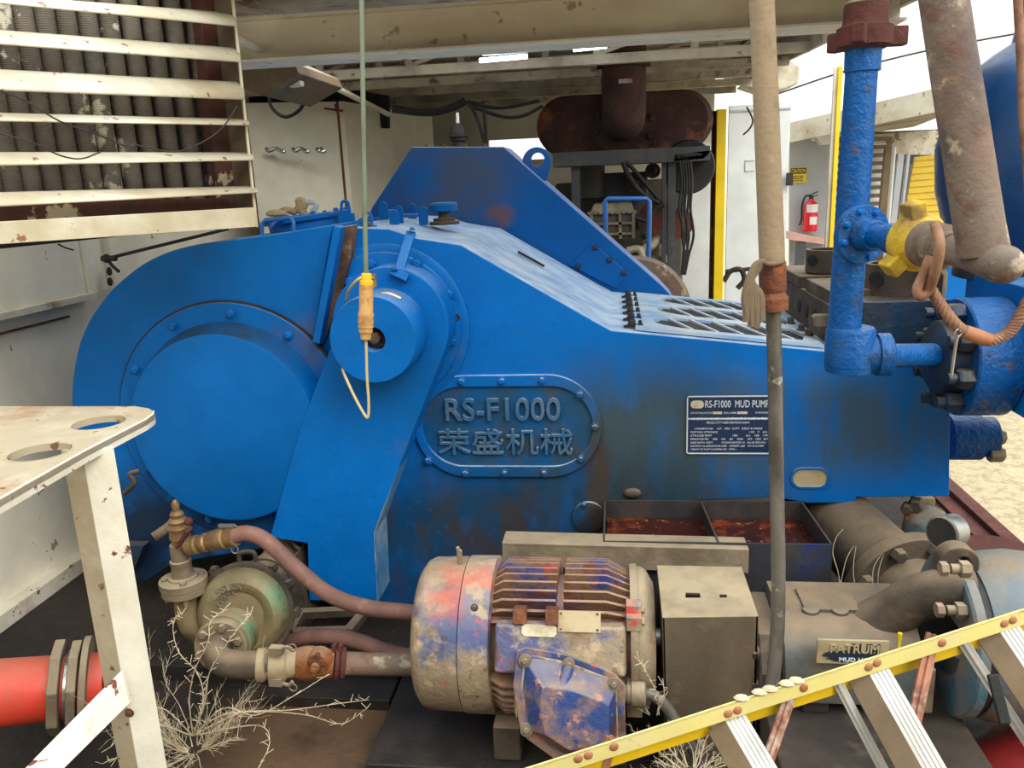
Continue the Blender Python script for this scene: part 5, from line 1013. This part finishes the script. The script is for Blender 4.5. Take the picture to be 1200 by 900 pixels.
# ================================================================== roof
rx1 = 1.05; zr = lambda y: 2.43+.04*(y-3.3)
b = B()
for ya_, yb_, xa2, xb2 in ((2.35, 3.62, XW-.1, rx1), (3.62, 4.35, XW-.1, XW+.3), (3.62, 4.35, rx1-.12, rx1), (4.35, 8.2, XW-.1, rx1)):      # open bay added behind the main beam, out of view, to let daylight in
    b.hexa([(xa2, ya_, zr(ya_)), (xb2, ya_, zr(ya_)), (xb2, yb_, zr(yb_)), (xa2, yb_, zr(yb_))], [(xa2, ya_, zr(ya_)+.03), (xb2, ya_, zr(ya_)+.03), (xb2, yb_, zr(yb_)+.03), (xa2, yb_, zr(yb_)+.03)])
n_ = 26
rf = struct('ceiling', b, MT['roof'])
b = B()
for i in range(9):
    x = XW+.2+i*.45; b.hexa([(x, 2.4, zr(2.4)-.02), (x+.04, 2.4, zr(2.4)-.02), (x+.04, 8.1, zr(8.1)-.02), (x, 8.1, zr(8.1)-.02)], [(x, 2.4, zr(2.4)), (x+.04, 2.4, zr(2.4)), (x+.04, 8.1, zr(8.1)), (x, 8.1, zr(8.1))])
struct('trim_5', b, MT['roof'])
# right hand eave fascia
b = B(); b.hexa([(rx1-.02, 2.35, zr(2.35)-.17), (rx1, 2.35, zr(2.35)-.17), (rx1, 8.2, zr(8.2)-.17), (rx1-.02, 8.2, zr(8.2)-.17)], [(rx1-.02, 2.35, zr(2.35)+.05), (rx1, 2.35, zr(2.35)+.05), (rx1, 8.2, zr(8.2)+.05), (rx1-.02, 8.2, zr(8.2)+.05)]); struct('trim_6', b, MT['truss'])
# main beam
b = B(); p_, q_ = P(285, 66, 3.3), P(985, 37, 3.3); zb_ = (p_.z+q_.z)/2; p_.z = q_.z = zb_
b.box(XW, rx1-.02, 3.30, 3.31, zb_, zb_+.15); b.box(XW, rx1-.02, 3.22, 3.42, zb_-.01, zb_); b.box(XW, rx1-.02, 3.27, 3.36, zb_+.15, zb_+.162); obj('roof_beam', b, MT['beam'], None, 'long cream painted steel beam across the roof above the pump', 'beam', bevel=.002)
for Y, zc, i in ((4.72, .13, 0), (5.25, .15, 1), (5.85, .16, 2), (6.6, .17, 3), (7.4, .18, 4)):
    t = thing('roof_truss', ['nearest painted roof truss behind the main beam', 'second roof truss behind the main beam', 'middle roof truss, in front of the silencer pipe', 'fourth roof truss, above the silencer', 'farthest roof truss near the back wall'][i], 'truss', (0, Y, zr(Y)-zc), 'roof trusses')
    b = B(); b.box(XW, rx1-.02, Y-.02, Y+.02, zr(Y)-.045, zr(Y)-.005); obj('top_chord', b, MT['truss'], t)
    b = B(); b.box(XW, rx1-.02, Y-.025, Y+.025, zr(Y)-zc-.05, zr(Y)-zc); obj('bottom_chord', b, MT['truss'], t)
    for j in range(7):
        x = XW+.35+j*.52+(.2 if i % 2 else 0)
        if x > rx1-.1: continue
        obj('strut', B().box(x-.02, x+.02, Y-.015, Y+.015, zr(Y)-zc, zr(Y)-.04), MT['truss'], t)
        if j % 2 == 0: obj('diagonal', B().beam(V((x, Y, zr(Y)-zc)), V((x+.3, Y, zr(Y)-.04)), .025, .02), MT['truss'], t)
# conduit pipe and tan duct at left under the roof
b = B(); b.tube([P(268, 40, 2.9), P(345, 78, 3.8), P(455, 134, 5.6)], .016, 12, 3); obj('conduit_pipe', b, MT['beam'], None, 'thin cream conduit running back under the roof at left', 'conduit')
b = B(); b.prism([P(278, 44, 3.6), P(345, 74, 3.6), P(350, 86, 3.6), P(306, 112, 3.6), P(276, 100, 3.6)], (0, .6, 0)); obj('roof_duct', b, MT['guardtan'], None, 'small tan sheet metal duct under the roof left of the doors', 'duct', bevel=.006)
b = B(); b.prism([P(335, 68, 3.7), P(350, 70, 3.7), P(352, 100, 3.7), P(338, 102, 3.7)], (0, .05, 0)); obj('hanger_plate', b, MT['beam'], None, 'short tan hanger plate beside the roof duct', 'bracket', bevel=.003)
b = B(); b.prism([P(280, 84, 5.7), P(455, 112, 5.7), P(455, 150, 5.7), P(280, 150, 5.7)], (0, .05, 0)); 
obj('dark_panel', b, MT['void'], None, 'dark panel above the white cabinet doors', 'panel')
hz_ = thing('rag_heap', 'twisted pale rag and hose scraps piled on the round hatch lid', 'rags', P(350, 250, 3.2))
b = B(); b.tube([P(328, 249, 3.15), P(336, 246, 3.15), P(345, 248, 3.2), P(352, 240, 3.2), P(349, 236, 3.2), P(354, 235, 3.2), P(357, 241, 3.2), P(352, 247, 3.2), P(358, 250, 3.2)], .014, 9, 5); obj('twisted_rag', b, MT['tag'], hz_)
b = B(); b.tube([P(354, 238, 3.2), P(366, 237, 3.2), P(371, 241, 3.2), P(366, 249, 3.2)], .010, 9, 5); obj('pale_hose', b, MT['shade'], hz_)
b = B(); b.sphere(P(324, 250, 3.1), .025, 5, (1.8, 1, .6)); obj('scrap', b, MT['tag'], hz_, ang=5); b = B(); b.sphere(P(362, 252, 3.1), .018, 5, (1.5, 1, .6)); obj('scrap', b, MT['tag'], hz_, ang=5)
b = B(); b.tube([P(315, 104, 4.1), P(318, 125, 4.1), P(334, 137, 4.1), P(352, 128, 4.1), P(358, 110, 4.1)], .009, 8, 5); obj('cable_loop', b, MT['black'], None, 'black cable loop hanging over the white cabinet doors', 'cable')
for pts, lab in (([(460, 128), (500, 132), (530, 126), (545, 118)], 'thick black cable under the far trusses at left'), ([(548, 118), (556, 132), (563, 150), (568, 170)], 'black cable hanging down above the belt guard'), ([(566, 118), (568, 140), (570, 168)], 'straight black cable hanging above the belt guard'), ([(548, 119), (575, 126), (600, 125), (632, 118)], 'black cable running to the left of the silencer'), ([(550, 124), (590, 137), (615, 135), (636, 124)], 'lower black cable sagging left of the silencer')):
    b = B(); b.tube([P(x, y, 5.0) for x, y in pts], .010 if 'thick' not in lab else .022, 8, 5); obj('overhead_cable', b, MT['black'], None, lab, 'cable')
# fluorescent lamps
for i, (x0, y0, x1, y1, Y) in enumerate(((562, 71, 618, 66, 4.3), (672, 58, 711, 54, 4.3))):
    b = B(); z_ = .0; b.cyl(P(x0, y0, Y), P(x1, y1, Y), .011, n=12); o = obj('lamp_tube', b, MT['lamp'], None, ['longer glowing lamp tube under the roof at left', 'shorter glowing lamp tube under the roof beside the exhaust'][i], 'lamp')
    b = B(); b.beam(P(x0+4, y0-9, Y+.05), P(x1, y1-8, Y+.05), .05, .03); obj('lamp_housing', b, MT['doorwhite'], o)
# ================================================================== back wall, doors
zc_ = zr(7.6)+.02; X_ = lambda px: P(px, 200, 7.6).x; Z_ = lambda py: P(600, py, 7.6).z
b = B(); b.plate([(XW, 7.6, -.1), (X_(836), 7.6, -.1), (X_(836), 7.6, zc_), (XW, 7.6, zc_)], [[(X_(574), 7.6, Z_(188)), (X_(640), 7.6, Z_(188)), (X_(640), 7.6, Z_(163)), (X_(574), 7.6, Z_(163))]], (0, .06, 0)); struct('wall_back', b, MT['offwhite'])
q = P(455, 132, 5.4); q2 = P(395, 119, 5.2); q3 = P(288, 120, 5.0)
b = B(); b.prism([V((q3.x, q3.y, 0)), V((q2.x-.006, q2.y, 0)), V((q2.x-.006, q2.y+.03, 0)), V((q3.x, q3.y+.03, 0))], UP*P(340, 120, 5.1).z); d1 = struct('door_1', b, MT['offwhite'])
b = B(); b.prism([V((q2.x+.006, q2.y, 0)), V((q.x, 6.6, 0)), V((q.x+.03, 6.6, 0)), V((q2.x+.036, q2.y+.01, 0))], UP*P(340, 120, 5.1).z); d2_ = struct('door_2', b, MT['offwhite'])
b = B(); b.box(q2.x-.008, q2.x+.008, q2.y-.002, q2.y+.02, 0, P(340, 120, 5.1).z); b.beam(P(380, 127, 5.1), P(402, 130, 5.15), .02, .012); b.beam(P(393, 122, 5.12), P(397, 136, 5.12), .02, .012); obj('hinge', b, MT['rust'], d1)
for i, (x0, x1) in enumerate(((312, 334), (343, 362), (371, 381))):
    b = B(); b.tube([P(x0, 174, 4.98), P(x0+3, 177, 4.97), P((x0+x1)/2, 174, 4.98), P(x1-3, 178, 4.97), P(x1, 176, 4.98)], .012, 8, 4); obj('latch', b, MT['steel'], d1)
b = B(); b.box(P(460, 200, 6.7).x, P(465, 200, 6.7).x, 6.7, 6.74, 0, P(460, 140, 6.7).z); obj('white_post', b, MT['offwhite'], None, 'slim white post between the cabinet doors and the back wall', 'post', bevel=.003)
b = B(); b.box(P(453, 200, 6.6).x, P(456, 200, 6.6).x, 6.6, 6.63, 0, P(460, 150, 6.7).z); obj('white_post', b, MT['rustdark'], None, 'thin dark brown post beside the slim white post', 'post')
# chimney-like vent on the guard
vq = P(538, 172, 4.6); kv = S(vq); b = B(); b.lathe(vq-UP*.1, UP, [(0, 7*kv), (.1+6*kv, 7*kv), (.1+7*kv, 10*kv), (.1+10*kv, 10*kv), (.1+11*kv, 13*kv), (.1+13*kv, 13*kv), (.1+14*kv, 10*kv), (.1+22*kv, 9*kv), (.1+26*kv, 5*kv)], 28); vn = obj('vent_cap', b, MT['dark'], None, 'dark mushroom shaped vent cap above the belt guard', 'vent'); b = B(); b.cyl(vq+UP*25*kv, vq+UP*38*kv, 2*kv, n=10); obj('vent_stem', b, MT['doorwhite'], vn)
# silencer
sl_ = thing('exhaust_silencer', 'dark brown rusty exhaust silencer with elbow pipe hanging behind the pump', 'silencer', P(730, 144, 5.6))
sq = P(731, 145, 5.6); ks = S(sq)
b = B(); st0 = stadium(sq, 205*ks, 69*ks, 14); b.rings([[p+(p-sq)*-.06+V((0, -.03, 0)) for p in st0], st0, [p+V((0, .5, 0)) for p in st0]]); obj('silencer_body', b, MT['rustdark'], sl_)
b = B(); fq = P(731, 147, 5.56); b.cyl(fq, fq+FR*.05, 37*ks, n=40); sf_ = obj('round_flange', b, MT['rustdark'], sl_)
for k_ in range(10):
    an = k_*PI/5+.2; obj('bolt', B().bolt(fq+FR*.05+V((math.cos(an), 0, math.sin(an)))*32*ks, FR, .02), MT['rustdark'], sf_)
b = B(); ez = P(731, 60, 5.3); b.tube([P(731, 141, 5.55), P(731, 139, 5.40), P(731, 132, 5.30), P(731, 120, 5.25), P(731, 85, 5.25), P(731, 40, 5.25)], 24*ks, 32, 5); el_ = obj('elbow_pipe', b, MT['rustdark'], sl_)
b = B(); q = P(731, 74, 5.25); b.cyl(q-UP*.03, q+UP*.035, 29*ks, n=32); obj('pipe_collar', b, MT['dark'], el_)
b = B(); q = P(733, 95, 5.08); b.box(q.x-.04, q.x+.04, q.y-.012, q.y, q.z-.012, q.z+.012); obj('pipe_tag', b, MT['steel'], el_)
# steel frame
fr = thing('engine_frame', 'grey steel frame carrying the silencer over the engine', 'frame', P(720, 300, 5.5))
def fbox(x0, y0, x1, y1, Y, d, name, m, parent, bev=.004, **k):
    a_, c_ = P(x0, y0, Y), P(x1, y1, Y); return obj(name, B().box(a_.x, c_.x, Y, Y+d, c_.z, a_.z), MT[m], parent, bevel=bev, **k)
fbox(648, 179, 832, 188, 5.3, .25, 'cross_beam', 'framegrey', fr)
for x0, x1 in ((669, 679), (776, 781), (783, 792)): 
    a_ = P(x0, 188, 5.35); c_ = P(x1, 188, 5.35); obj('post', B().box(a_.x, c_.x, 5.35, 5.42, 0, a_.z), MT['framegrey'], fr)
b = B(); b.prism([P(790, 181, 5.3), P(835, 176, 5.3), P(824, 186, 5.3), P(790, 189, 5.3)], (0, .3, 0)); obj('angle_end', b, MT['framegrey'], fr)
# engine
en = thing('diesel_engine', 'dark diesel engine with pale ribbed cover behind the belt guard', 'engine', P(730, 330, 6))
b = B(); a_ = P(650, 195, 6.0); c_ = P(800, 340, 6.0); b.box(a_.x, c_.x, 6.0, 7.0, .1, a_.z-.12); obj('engine_block', b, MT['engine'], en, bevel=.02)
fbox(706, 203, 759, 232, 5.7, .3, 'air_box', 'framegrey', en, .01)
b = B(); q = P(692, 235, 5.7); b.lathe(q, UP, [(0, .02), (.02, .09), (.08, .1), (.32, .1), (.33, .105), (.35, .105), (.36, .09), (.45, .09)], 28); ae = obj('intake_duct', b, MT['engine'], en); b = B(); b.annulus(q+UP*.23, UP, .1, .104, .015, 28); obj('clamp_band', b, MT['steel'], ae)
a_ = P(690, 241, 5.4); c_ = P(744, 279, 5.4)
b = B(); b.hexa([(a_.x, 5.4, a_.z-.06), (c_.x, 5.4, a_.z-.06), (c_.x-.02, 5.43, a_.z+.01), (a_.x+.03, 5.43, a_.z+.01)], [(a_.x, 5.7, a_.z-.06), (c_.x, 5.7, a_.z-.06), (c_.x-.02, 5.66, a_.z+.01), (a_.x+.03, 5.66, a_.z+.01)]); ec = obj('ribbed_cover', b, MT['enginetan'], en, bevel=.01)
obj('housing', B().box(a_.x+.02, c_.x-.02, 5.42, 5.7, c_.z, a_.z-.06), MT['engine'], en)
b = B()
for u in (.05, .38, .68, .97): x = a_.x+(c_.x-a_.x)*u; b.box(x-.01, x+.01, 5.40, 5.42, c_.z, a_.z-.06)
for z in (a_.z-.12, c_.z+.03): b.box(a_.x+.02, c_.x-.02, 5.40, 5.42, z-.008, z+.008)
obj('rib', b, MT['enginetan'], ec)
for k_ in range(9): obj('cover_bolt', B().hex(V((a_.x+(c_.x-a_.x)*k_/8, 5.41, a_.z-.05)), FR, .012, .015), MT['enginetan'], ec)
b = B(); b.tube([P(735, 294, 5.3), P(748, 292, 5.3), P(752, 300, 5.3), P(754, 312, 5.3), P(745, 318, 5.3)], .025, 12, 5); b.tube([P(728, 296, 5.35), P(740, 298, 5.35), P(760, 290, 5.35), P(772, 280, 5.4)], .03, 12, 5); obj('pipework', b, MT['enginetan'], en)
b = B(); b.lathe(P(765, 300, 5.5), UP, [(-.35, .08), (-.05, .08), (-.04, .1), (0, .1), (.01, .07), (.1, .07), (.12, .03)], 24); obj('oil_filter', b, MT['enginetan'], en)
b = B(); b.cyl(P(770, 255, 5.6), P(770, 255, 5.8), .12, n=28); b.cyl(P(795, 262, 5.6), P(795, 262, 5.8), .10, n=28); obj('pulley', b, MT['rustred'], en)
for x, y, r_ in ((744, 216, .06), (765, 200, .05), (750, 262, .05), (757, 275, .04)): b = B(); b.cyl(P(x, y, 5.6), P(x, y, 5.9), r_, n=20); b.hex(P(x, y, 5.59), FR, r_*.5, .04); obj('fitting', b, MT['brown'], en)
for pts, r_ in (([(730, 190), (738, 208), (752, 226), (772, 238)], .018), ([(734, 190), (748, 205), (762, 222), (772, 234)], .014), ([(745, 255), (758, 258), (768, 245), (778, 240)], .016)): obj('hose', B().tube([P(x, y, 5.3) for x, y in pts], r_, 10, 5), MT['black'], en)
# hump tire shape right of guard
b = B(); q = P(742, 366, 4.7); b.lathe(q, FR, [(-.1, .22), (0, .32), (.04, .33), (.06, .31), (.06, .1)], 48); obj('belt_wheel', b, MT['pipebrown'], pump)
# cable bundle
cbn = 0
for i, dx in enumerate((0, 3, 6, 9, 12)):
    pts = [P(797+dx, 188, 5.2), P(799+dx, 215, 5.2), P(796+dx*1.1, 245, 5.2), P(802+dx*.9-(i % 2)*5, 275, 5.2), P(801+dx*.5, 300, 5.2), P(799+dx*.3, 322, 5.2)]
    b = B(); b.tube(pts, .008, 8, 5); obj('hanging_cable', b, MT['black'], None, 'thin black cable hanging in the bundle beside the yellow post', 'cable', 'cable bundle beside the engine')
b = B(); b.lathe(P(806, 196, 5.5), FR, [(0, .16), (.03, .17), (.05, .16)], 30); 
obj('hose_reel', b, MT['black'], None, 'dark coiled hoses behind the cable bundle', 'hose')
# blue rail
br_ = B(); br_.tube([P(710, 305, 4.7), P(709, 236, 4.7), P(712, 233, 4.7), P(758, 233, 4.7), P(761, 236, 4.7), P(761, 255, 4.7), P(759, 330, 4.7)], .014, 12); obj('guard_rail', br_, MT['railblue'], None, 'small blue tubular guard rail behind the pump', 'rail')
# gap light: far open end, panels
b = B(); b.prism([P(812, 168, 6.8), P(846, 168, 6.8), P(840, 420, 6.8), P(790, 420, 6.8), P(800, 170, 6.8)], (0, .03, 0)); struct('door_3', b, MT['doorwhite'])
# yellow column
def post(x0, x1, Y, py_top, m, name, label, zb=-.75, d=.08):
    a_ = P(x0, 300, Y); c_ = P(x1, 300, Y); return obj(name, B().box(a_.x, c_.x, Y, Y+d, zb, P((x0+x1)/2, py_top, Y).z), MT[m], None, label, 'post', bevel=.004)
post(832, 836, 6.3, 130, 'rust', 'door_post', 'narrow brown post left of the yellow column', d=.05)
post(837, 848, 6.25, 128, 'yellow', 'yellow_column', 'thick yellow steel column beside the white door')
Yd = 7.0; b = B(); a_ = P(853, 200, Yd); c_ = P(924, 200, Yd); zt_ = P(890, 122, Yd).z
b.box(a_.x, c_.x, Yd, Yd+.04, -.5, zt_); d3 = struct('door_4', b, MT['doorwhite'])
b = B(); fbx = P(866, 190, Yd-.005), P(886, 200, Yd-.005); 
for u0, v0, u1, v1 in ((873, 188, 884, 189), (873, 200, 884, 201), (873, 188, 874, 201)): b.box(P(u0, v0, Yd).x, P(u1, v0, Yd).x, Yd-.006, Yd, P(u0, v1, Yd).z, P(u0, v0, Yd).z)
b.box(c_.x-.14, c_.x-.13, Yd-.01, Yd, -.4, zt_); b.box(a_.x, c_.x, Yd-.01, Yd, zt_-.05, zt_-.035); obj('door_trim', b, MT['shade'], d3)
b = B(); q = P(924, 210, Yd-.03); b.box(q.x-.02, q.x+.03, q.y-.03, q.y, q.z-.05, q.z+.05); obj('door_lock', b, MT['dark'], d3)
b = B(); b.tube([P(875, 125, 6.0), P(882, 140, 6.0), P(879, 150, 6.0), P(871, 158, 6.0)], .006, 8, 5); obj('dangling_wire', b, MT['dark'], None, 'thin black wire dangling before the white door', 'wire')
# far building
YBd = 8.5
b = B(); b.prism([P(925, 150, YBd), P(975, 140, YBd), P(966, 400, YBd), P(925, 400, YBd)], (0, .05, 0)); struct('wall_right', b, MT['shade'])
eave0, eave1 = (922, 152), (1110, 113)
fa_ = thing('shed_roof', 'cream edged low shed roof beyond the white door', 'roof', P(1010, 130, 8.2))
e0, e1 = P(922, 151, 8.2), P(1190, 90, 6.6); ev = (e1-e0)
b = B(); b.hexa([e0-UP*.13, e1-UP*.13, e1+V((0, .03, -.13)), e0+V((0, .03, -.13))], [e0+UP*.02, e1+UP*.02, e1+V((0, .03, .02)), e0+V((0, .03, .02))]); b.hexa([e0+UP*.02, e1+UP*.02, e1+V((0, .08, .02)), e0+V((0, .08, .02))], [e0+UP*.05, e1+UP*.05, e1+V((0, .08, .05)), e0+V((0, .08, .05))]); obj('fascia', b, MT['cream'], fa_)
yo = V((0, .09, 0)); b = B(); b.hexa([e0-UP*.08+yo, e1-UP*.08+yo, e1+V((1, 5, -.1)), e0+V((0, 4, -.1))], [e0+yo, e1+yo, e1+V((1, 5, 0)), e0+V((0, 4, 0))]); obj('roof_sheet', b, MT['roof'], fa_)
b = B(); b.prism([P(1018, 158, 9.5), P(1130, 150, 9.5), P(1130, 182, 9.5), P(1018, 180, 9.5)], (0, .1, 0)); obj('rear_beam', b, MT['truss'], fa_)
b = B(); b.prism([P(1012, 155, 11), P(1250, 145, 11), P(1250, 320, 11), P(1012, 320, 11)], (0, .1, 0)); obj('shed_back_wall', b, MT['framegrey'], None, 'dim grey back wall under the far shed roof', 'wall')
b = B(); b.prism([P(1035, 180, 10.5), P(1078, 180, 10.5), P(1078, 192, 10.5), P(1035, 192, 10.5)], (0, .1, 0)); obj('blue_container_top', b, MT['bluedark'], None, 'dark blue strip of container under the far shed roof', 'container')
# sign
sg = P(938, 205, YBd-.02); ks_ = S(sg); b = B(); b.box(sg.x-12*ks_, sg.x+7*ks_, sg.y, sg.y+.01, sg.z-9*ks_, sg.z+9*ks_)
so = obj('caution_sign', b, MT['signyellow'], None, 'small yellow CAUTION sign on the grey wall', 'sign')
cxs = sg.x-2.5*ks_
obj('header_band', B().box(cxs-9*ks_, cxs+9*ks_, sg.y-.004, sg.y, sg.z+1.5*ks_, sg.z+8*ks_), MT['black'], so)
obj('lettering', text('CAUTION', V((cxs, sg.y-.0045, sg.z+4.8*ks_)), 16*ks_, 4.5*ks_, .002, bold=.02), MT['signyellow'], so)
for v in (-1.5, -4, -6.5): obj('lettering', text('SAFETY FIRST' if v == -1.5 else ('WEAR EYE' if v == -4 else 'PROTECTION'), V((cxs, sg.y-.001, sg.z+v*ks_)), 11*ks_, 1.5*ks_, .002, bold=.01), MT['black'], so)
# extinguisher
eq = P(949, 271, YBd-.12); ke = S(eq)
ex = thing('fire_extinguisher', 'red fire extinguisher standing on the ledge at the far wall', 'fire extinguisher', eq)
b = B(); b.lathe(eq, UP, [(0, 7*ke), (1*ke, 8.3*ke), (28*ke, 8.3*ke), (32*ke, 7*ke), (35*ke, 3.5*ke), (37*ke, 3*ke)], 28); eb_ = obj('cylinder', b, MT['ext'], ex)
b = B(); b.lathe(eq+UP*22*ke, UP, [(0, 8.45*ke), (9*ke, 8.45*ke)], 20, False, -PI*.75, -PI*.2); b.lathe(eq+UP*8*ke, UP, [(0, 8.45*ke), (9*ke, 8.45*ke)], 20, False, -PI*.6, -PI*.25); obj('paper_label', b, MT['doorwhite'], eb_)
b = B(); q = eq+UP*37*ke; b.cyl(q, q+UP*4*ke, 2.5*ke, n=12); b.beam(q+UP*4*ke-RT*3*ke, q+UP*8*ke+RT*7*ke, 2*ke, 1.2*ke); b.beam(q+UP*2*ke-RT*2*ke, q+UP*4*ke+RT*7*ke, 2*ke, 1*ke); obj('valve_handle', b, MT['black'], ex)
b = B(); b.tube([q+UP*3*ke, q+UP*3*ke-RT*7*ke, q-RT*10*ke-UP*8*ke, q-RT*10*ke-UP*22*ke, q-RT*12*ke-UP*30*ke], 1.1*ke, 8, 5); obj('hose', b, MT['black'], ex)
b = B(); b.prism([P(926, 272, YBd-.35), P(978, 282, YBd-.35), P(978, 288, YBd-.35), P(926, 281, YBd-.35)], (0, .35, 0)); obj('wall_ledge', b, MT['pinkwood'], None, 'faded pink ledge board under the fire extinguisher', 'ledge')
b = B(); q_ = P(931, 325, 8.2); q_.z = -.75; b.beam(P(938, 283, 8.2), q_, .09, .06); obj('ledge_prop', b, MT['framegrey'], None, 'dark leaning plate under the pink ledge board', 'plate')
# lamp bracket
b = B(); b.tube([P(952, 165, 8.3), P(955, 158, 8.3), P(962, 164, 8.3), P(963, 170, 8.3)], .02, 8); b.prism([P(956, 160, 8.25), P(978, 155, 8.25), P(978, 168, 8.25), P(964, 170, 8.25)], (0, .15, 0)); obj('wall_light', b, MT['doorwhite'], None, 'small white light fitting under the shed eave', 'light fitting', bevel=.004)
post(967, 973, 8.3, 165, 'doorwhite', 'white_upright', 'white upright right of the extinguisher', d=.06)
post(971, 976, 6.0, 78, 'yellow', 'yellow_pole', 'slim yellow pole behind the blue riser pipe', d=.03)
post(966.5, 970.5, 6.02, 78, 'beam', 'tan_pole', 'slim tan pole left of the yellow pole', d=.03)
# louvre panel far
lv = thing('far_louvre', 'white slatted louvre panel behind the blue riser pipe', 'louvre', P(1005, 250, 9.2))
for j in range(16):
    y = 166+j*9.5; xl = 972; xr_ = 1037-j*.9; a_ = P(xl, y+3, 9.2); c_ = P(xr_, y, 9.2)
    b = B(); b.hexa([a_, c_, c_-UP*.03+FR*.05, a_-UP*.03+FR*.05], [a_+V((0, .01, .01)), c_+V((0, .01, .01)), c_-UP*.02+FR*.05, a_-UP*.02+FR*.05]); obj('slat', b, MT['doorwhite'], lv)
b = B(); b.prism([P(970, 160, 9.35), P(1045, 160, 9.35), P(1030, 340, 9.35), P(970, 340, 9.35)], (0, .03, 0)); obj('back_panel', b, MT['guardtan'], lv)
b = B(); b.beam(P(1043, 172, 9.0), P(1031, 300, 9.0), .10, .06); obj('side_frame', b, MT['guardtan'], lv)
b = B(); q_ = P(1034, 318, 8.8); q_.z = -.75; b.tube([P(1048, 172, 8.8), q_], .02, 8); obj('white_rod', b, MT['doorwhite'], None, 'thin white upright rod beside the far louvre', 'rod')
# grey strips and yellow grating panel
for i, (x0, x1) in enumerate(((1053, 1060), (1064, 1067))):
    b = B(); b.prism([P(x0, 180, 9.3), P(x1, 180, 9.3), P(x1-16, 318, 9.3), P(x0-16, 318, 9.3)], (0, .05, 0)); obj('grey_upright', b, MT['shade'], None, ['wider grey upright left of the yellow grating', 'narrow grey upright close to the yellow grating'][i], 'post')
Yy = 8.0; yp = [P(1072, 184, Yy), P(1112, 180, Yy), P(1112, 262, Yy), P(1064, 262, Yy)]; yp = [yp[0], yp[1], yp[1]*1, yp[0]*1]; yp[2] = V((yp[1].x, Yy, -.75)); yp[3] = V((yp[0].x-.25, Yy, -.75))
b = B(); b.prism(yp, (0, .03, 0)); yg = obj('yellow_grating', b, MT['gratingyellow'], None, 'yellow grating panel standing under the far shed roof', 'panel')
b = B()
for j in range(44):
    t = (j+.5)/44; a_ = yp[0].lerp(yp[3], t)+FR*.006; c_ = yp[1].lerp(yp[2], t)+FR*.006; b.beam(a_, c_, .012, .010)
obj('grating_bars', b, MT['gratingyellow'], yg)
b = B(); b.prism([P(1112, 212, 8.1), P(1150, 205, 8.1), V((P(1150, 205, 8.1).x, 8.1, -.75)), V((P(1112, 212, 8.1).x, 8.1, -.75))], (0, .05, 0)); obj('blue_board', b, MT['blue'], None, 'light blue board right of the yellow grating', 'board')
# overhead wires
b = B(); b.tube([P(905, 112, 14), P(1010, 78, 14), P(1165, 44, 14), P(1500, -10, 14)], .016, 6, 5); obj('power_line', b, MT['dark'], None, 'black overhead power line against the bright sky', 'power line')
b = B(); b.prism([P(912, 70, 7.2), P(925, 66, 7.2), P(938, 78, 7.2), P(936, 98, 7.2), P(922, 104, 7.2), P(900, 110, 7.2), P(868, 100, 7.2)], (0, .3, 0)); obj('gutter_end', b, MT['truss'], None, 'grey cream end of the roof gutter above the white door', 'gutter', bevel=.02)
# machinery seen through gap under the door
b = B(); b.tube([P(848, 330, 6.4), P(856, 318, 6.4), P(868, 316, 6.4), P(872, 328, 6.4), P(864, 338, 6.4)], .02, 10, 5); b.tube([P(850, 318, 6.4), P(880, 315, 6.4)], .015, 8); obj('coiled_hose', b, MT['dark'], None, 'dark coiled hoses on the ground below the white door', 'hose')
b = B(); b.box(P(1130, 325, 9).x, P(1230, 325, 9).x, 9, 9.6, -.75, P(1130, 322, 9).z); obj('grey_cabinet', b, MT['framegrey'], None, 'grey weathered box behind the wire rope sling', 'box', bevel=.01)
# ================================================================== light
w = bpy.data.worlds.new('sky'); SC.world = w; w.use_nodes = True; bg = w.node_tree.nodes['Background']
N = w.node_tree.nodes; L = w.node_tree.links
tc = N.new('ShaderNodeTexCoord'); sp = N.new('ShaderNodeSeparateXYZ'); L.new(tc.outputs['Generated'], sp.inputs[0])
rp_ = N.new('ShaderNodeValToRGB'); L.new(sp.outputs['Z'], rp_.inputs[0])
E = rp_.color_ramp.elements; E[0].position = 0; E[0].color = (.36, .355, .34, 1); E[1].position = .8; E[1].color = (.92, .97, 1, 1)
L.new(rp_.outputs[0], bg.inputs[0]); bg.inputs[1].default_value = 3.0
sun = bpy.data.lights.new('sun', 'SUN'); sun.energy = 2.0; sun.angle = math.radians(32); sun.color = (1, .95, .86)
so_ = bpy.data.objects.new('sun', sun); COL.objects.link(so_); so_.location = (-2, -3, 6)
so_.rotation_euler = V((-.6, .6, -.62)).to_track_quat('-Z', 'Y').to_euler()
SC.view_settings.view_transform = 'Standard'; SC.view_settings.look = 'None'; SC.view_settings.gamma = 1; SC.view_settings.use_curve_mapping = False
SC.view_settings.exposure = 0.12
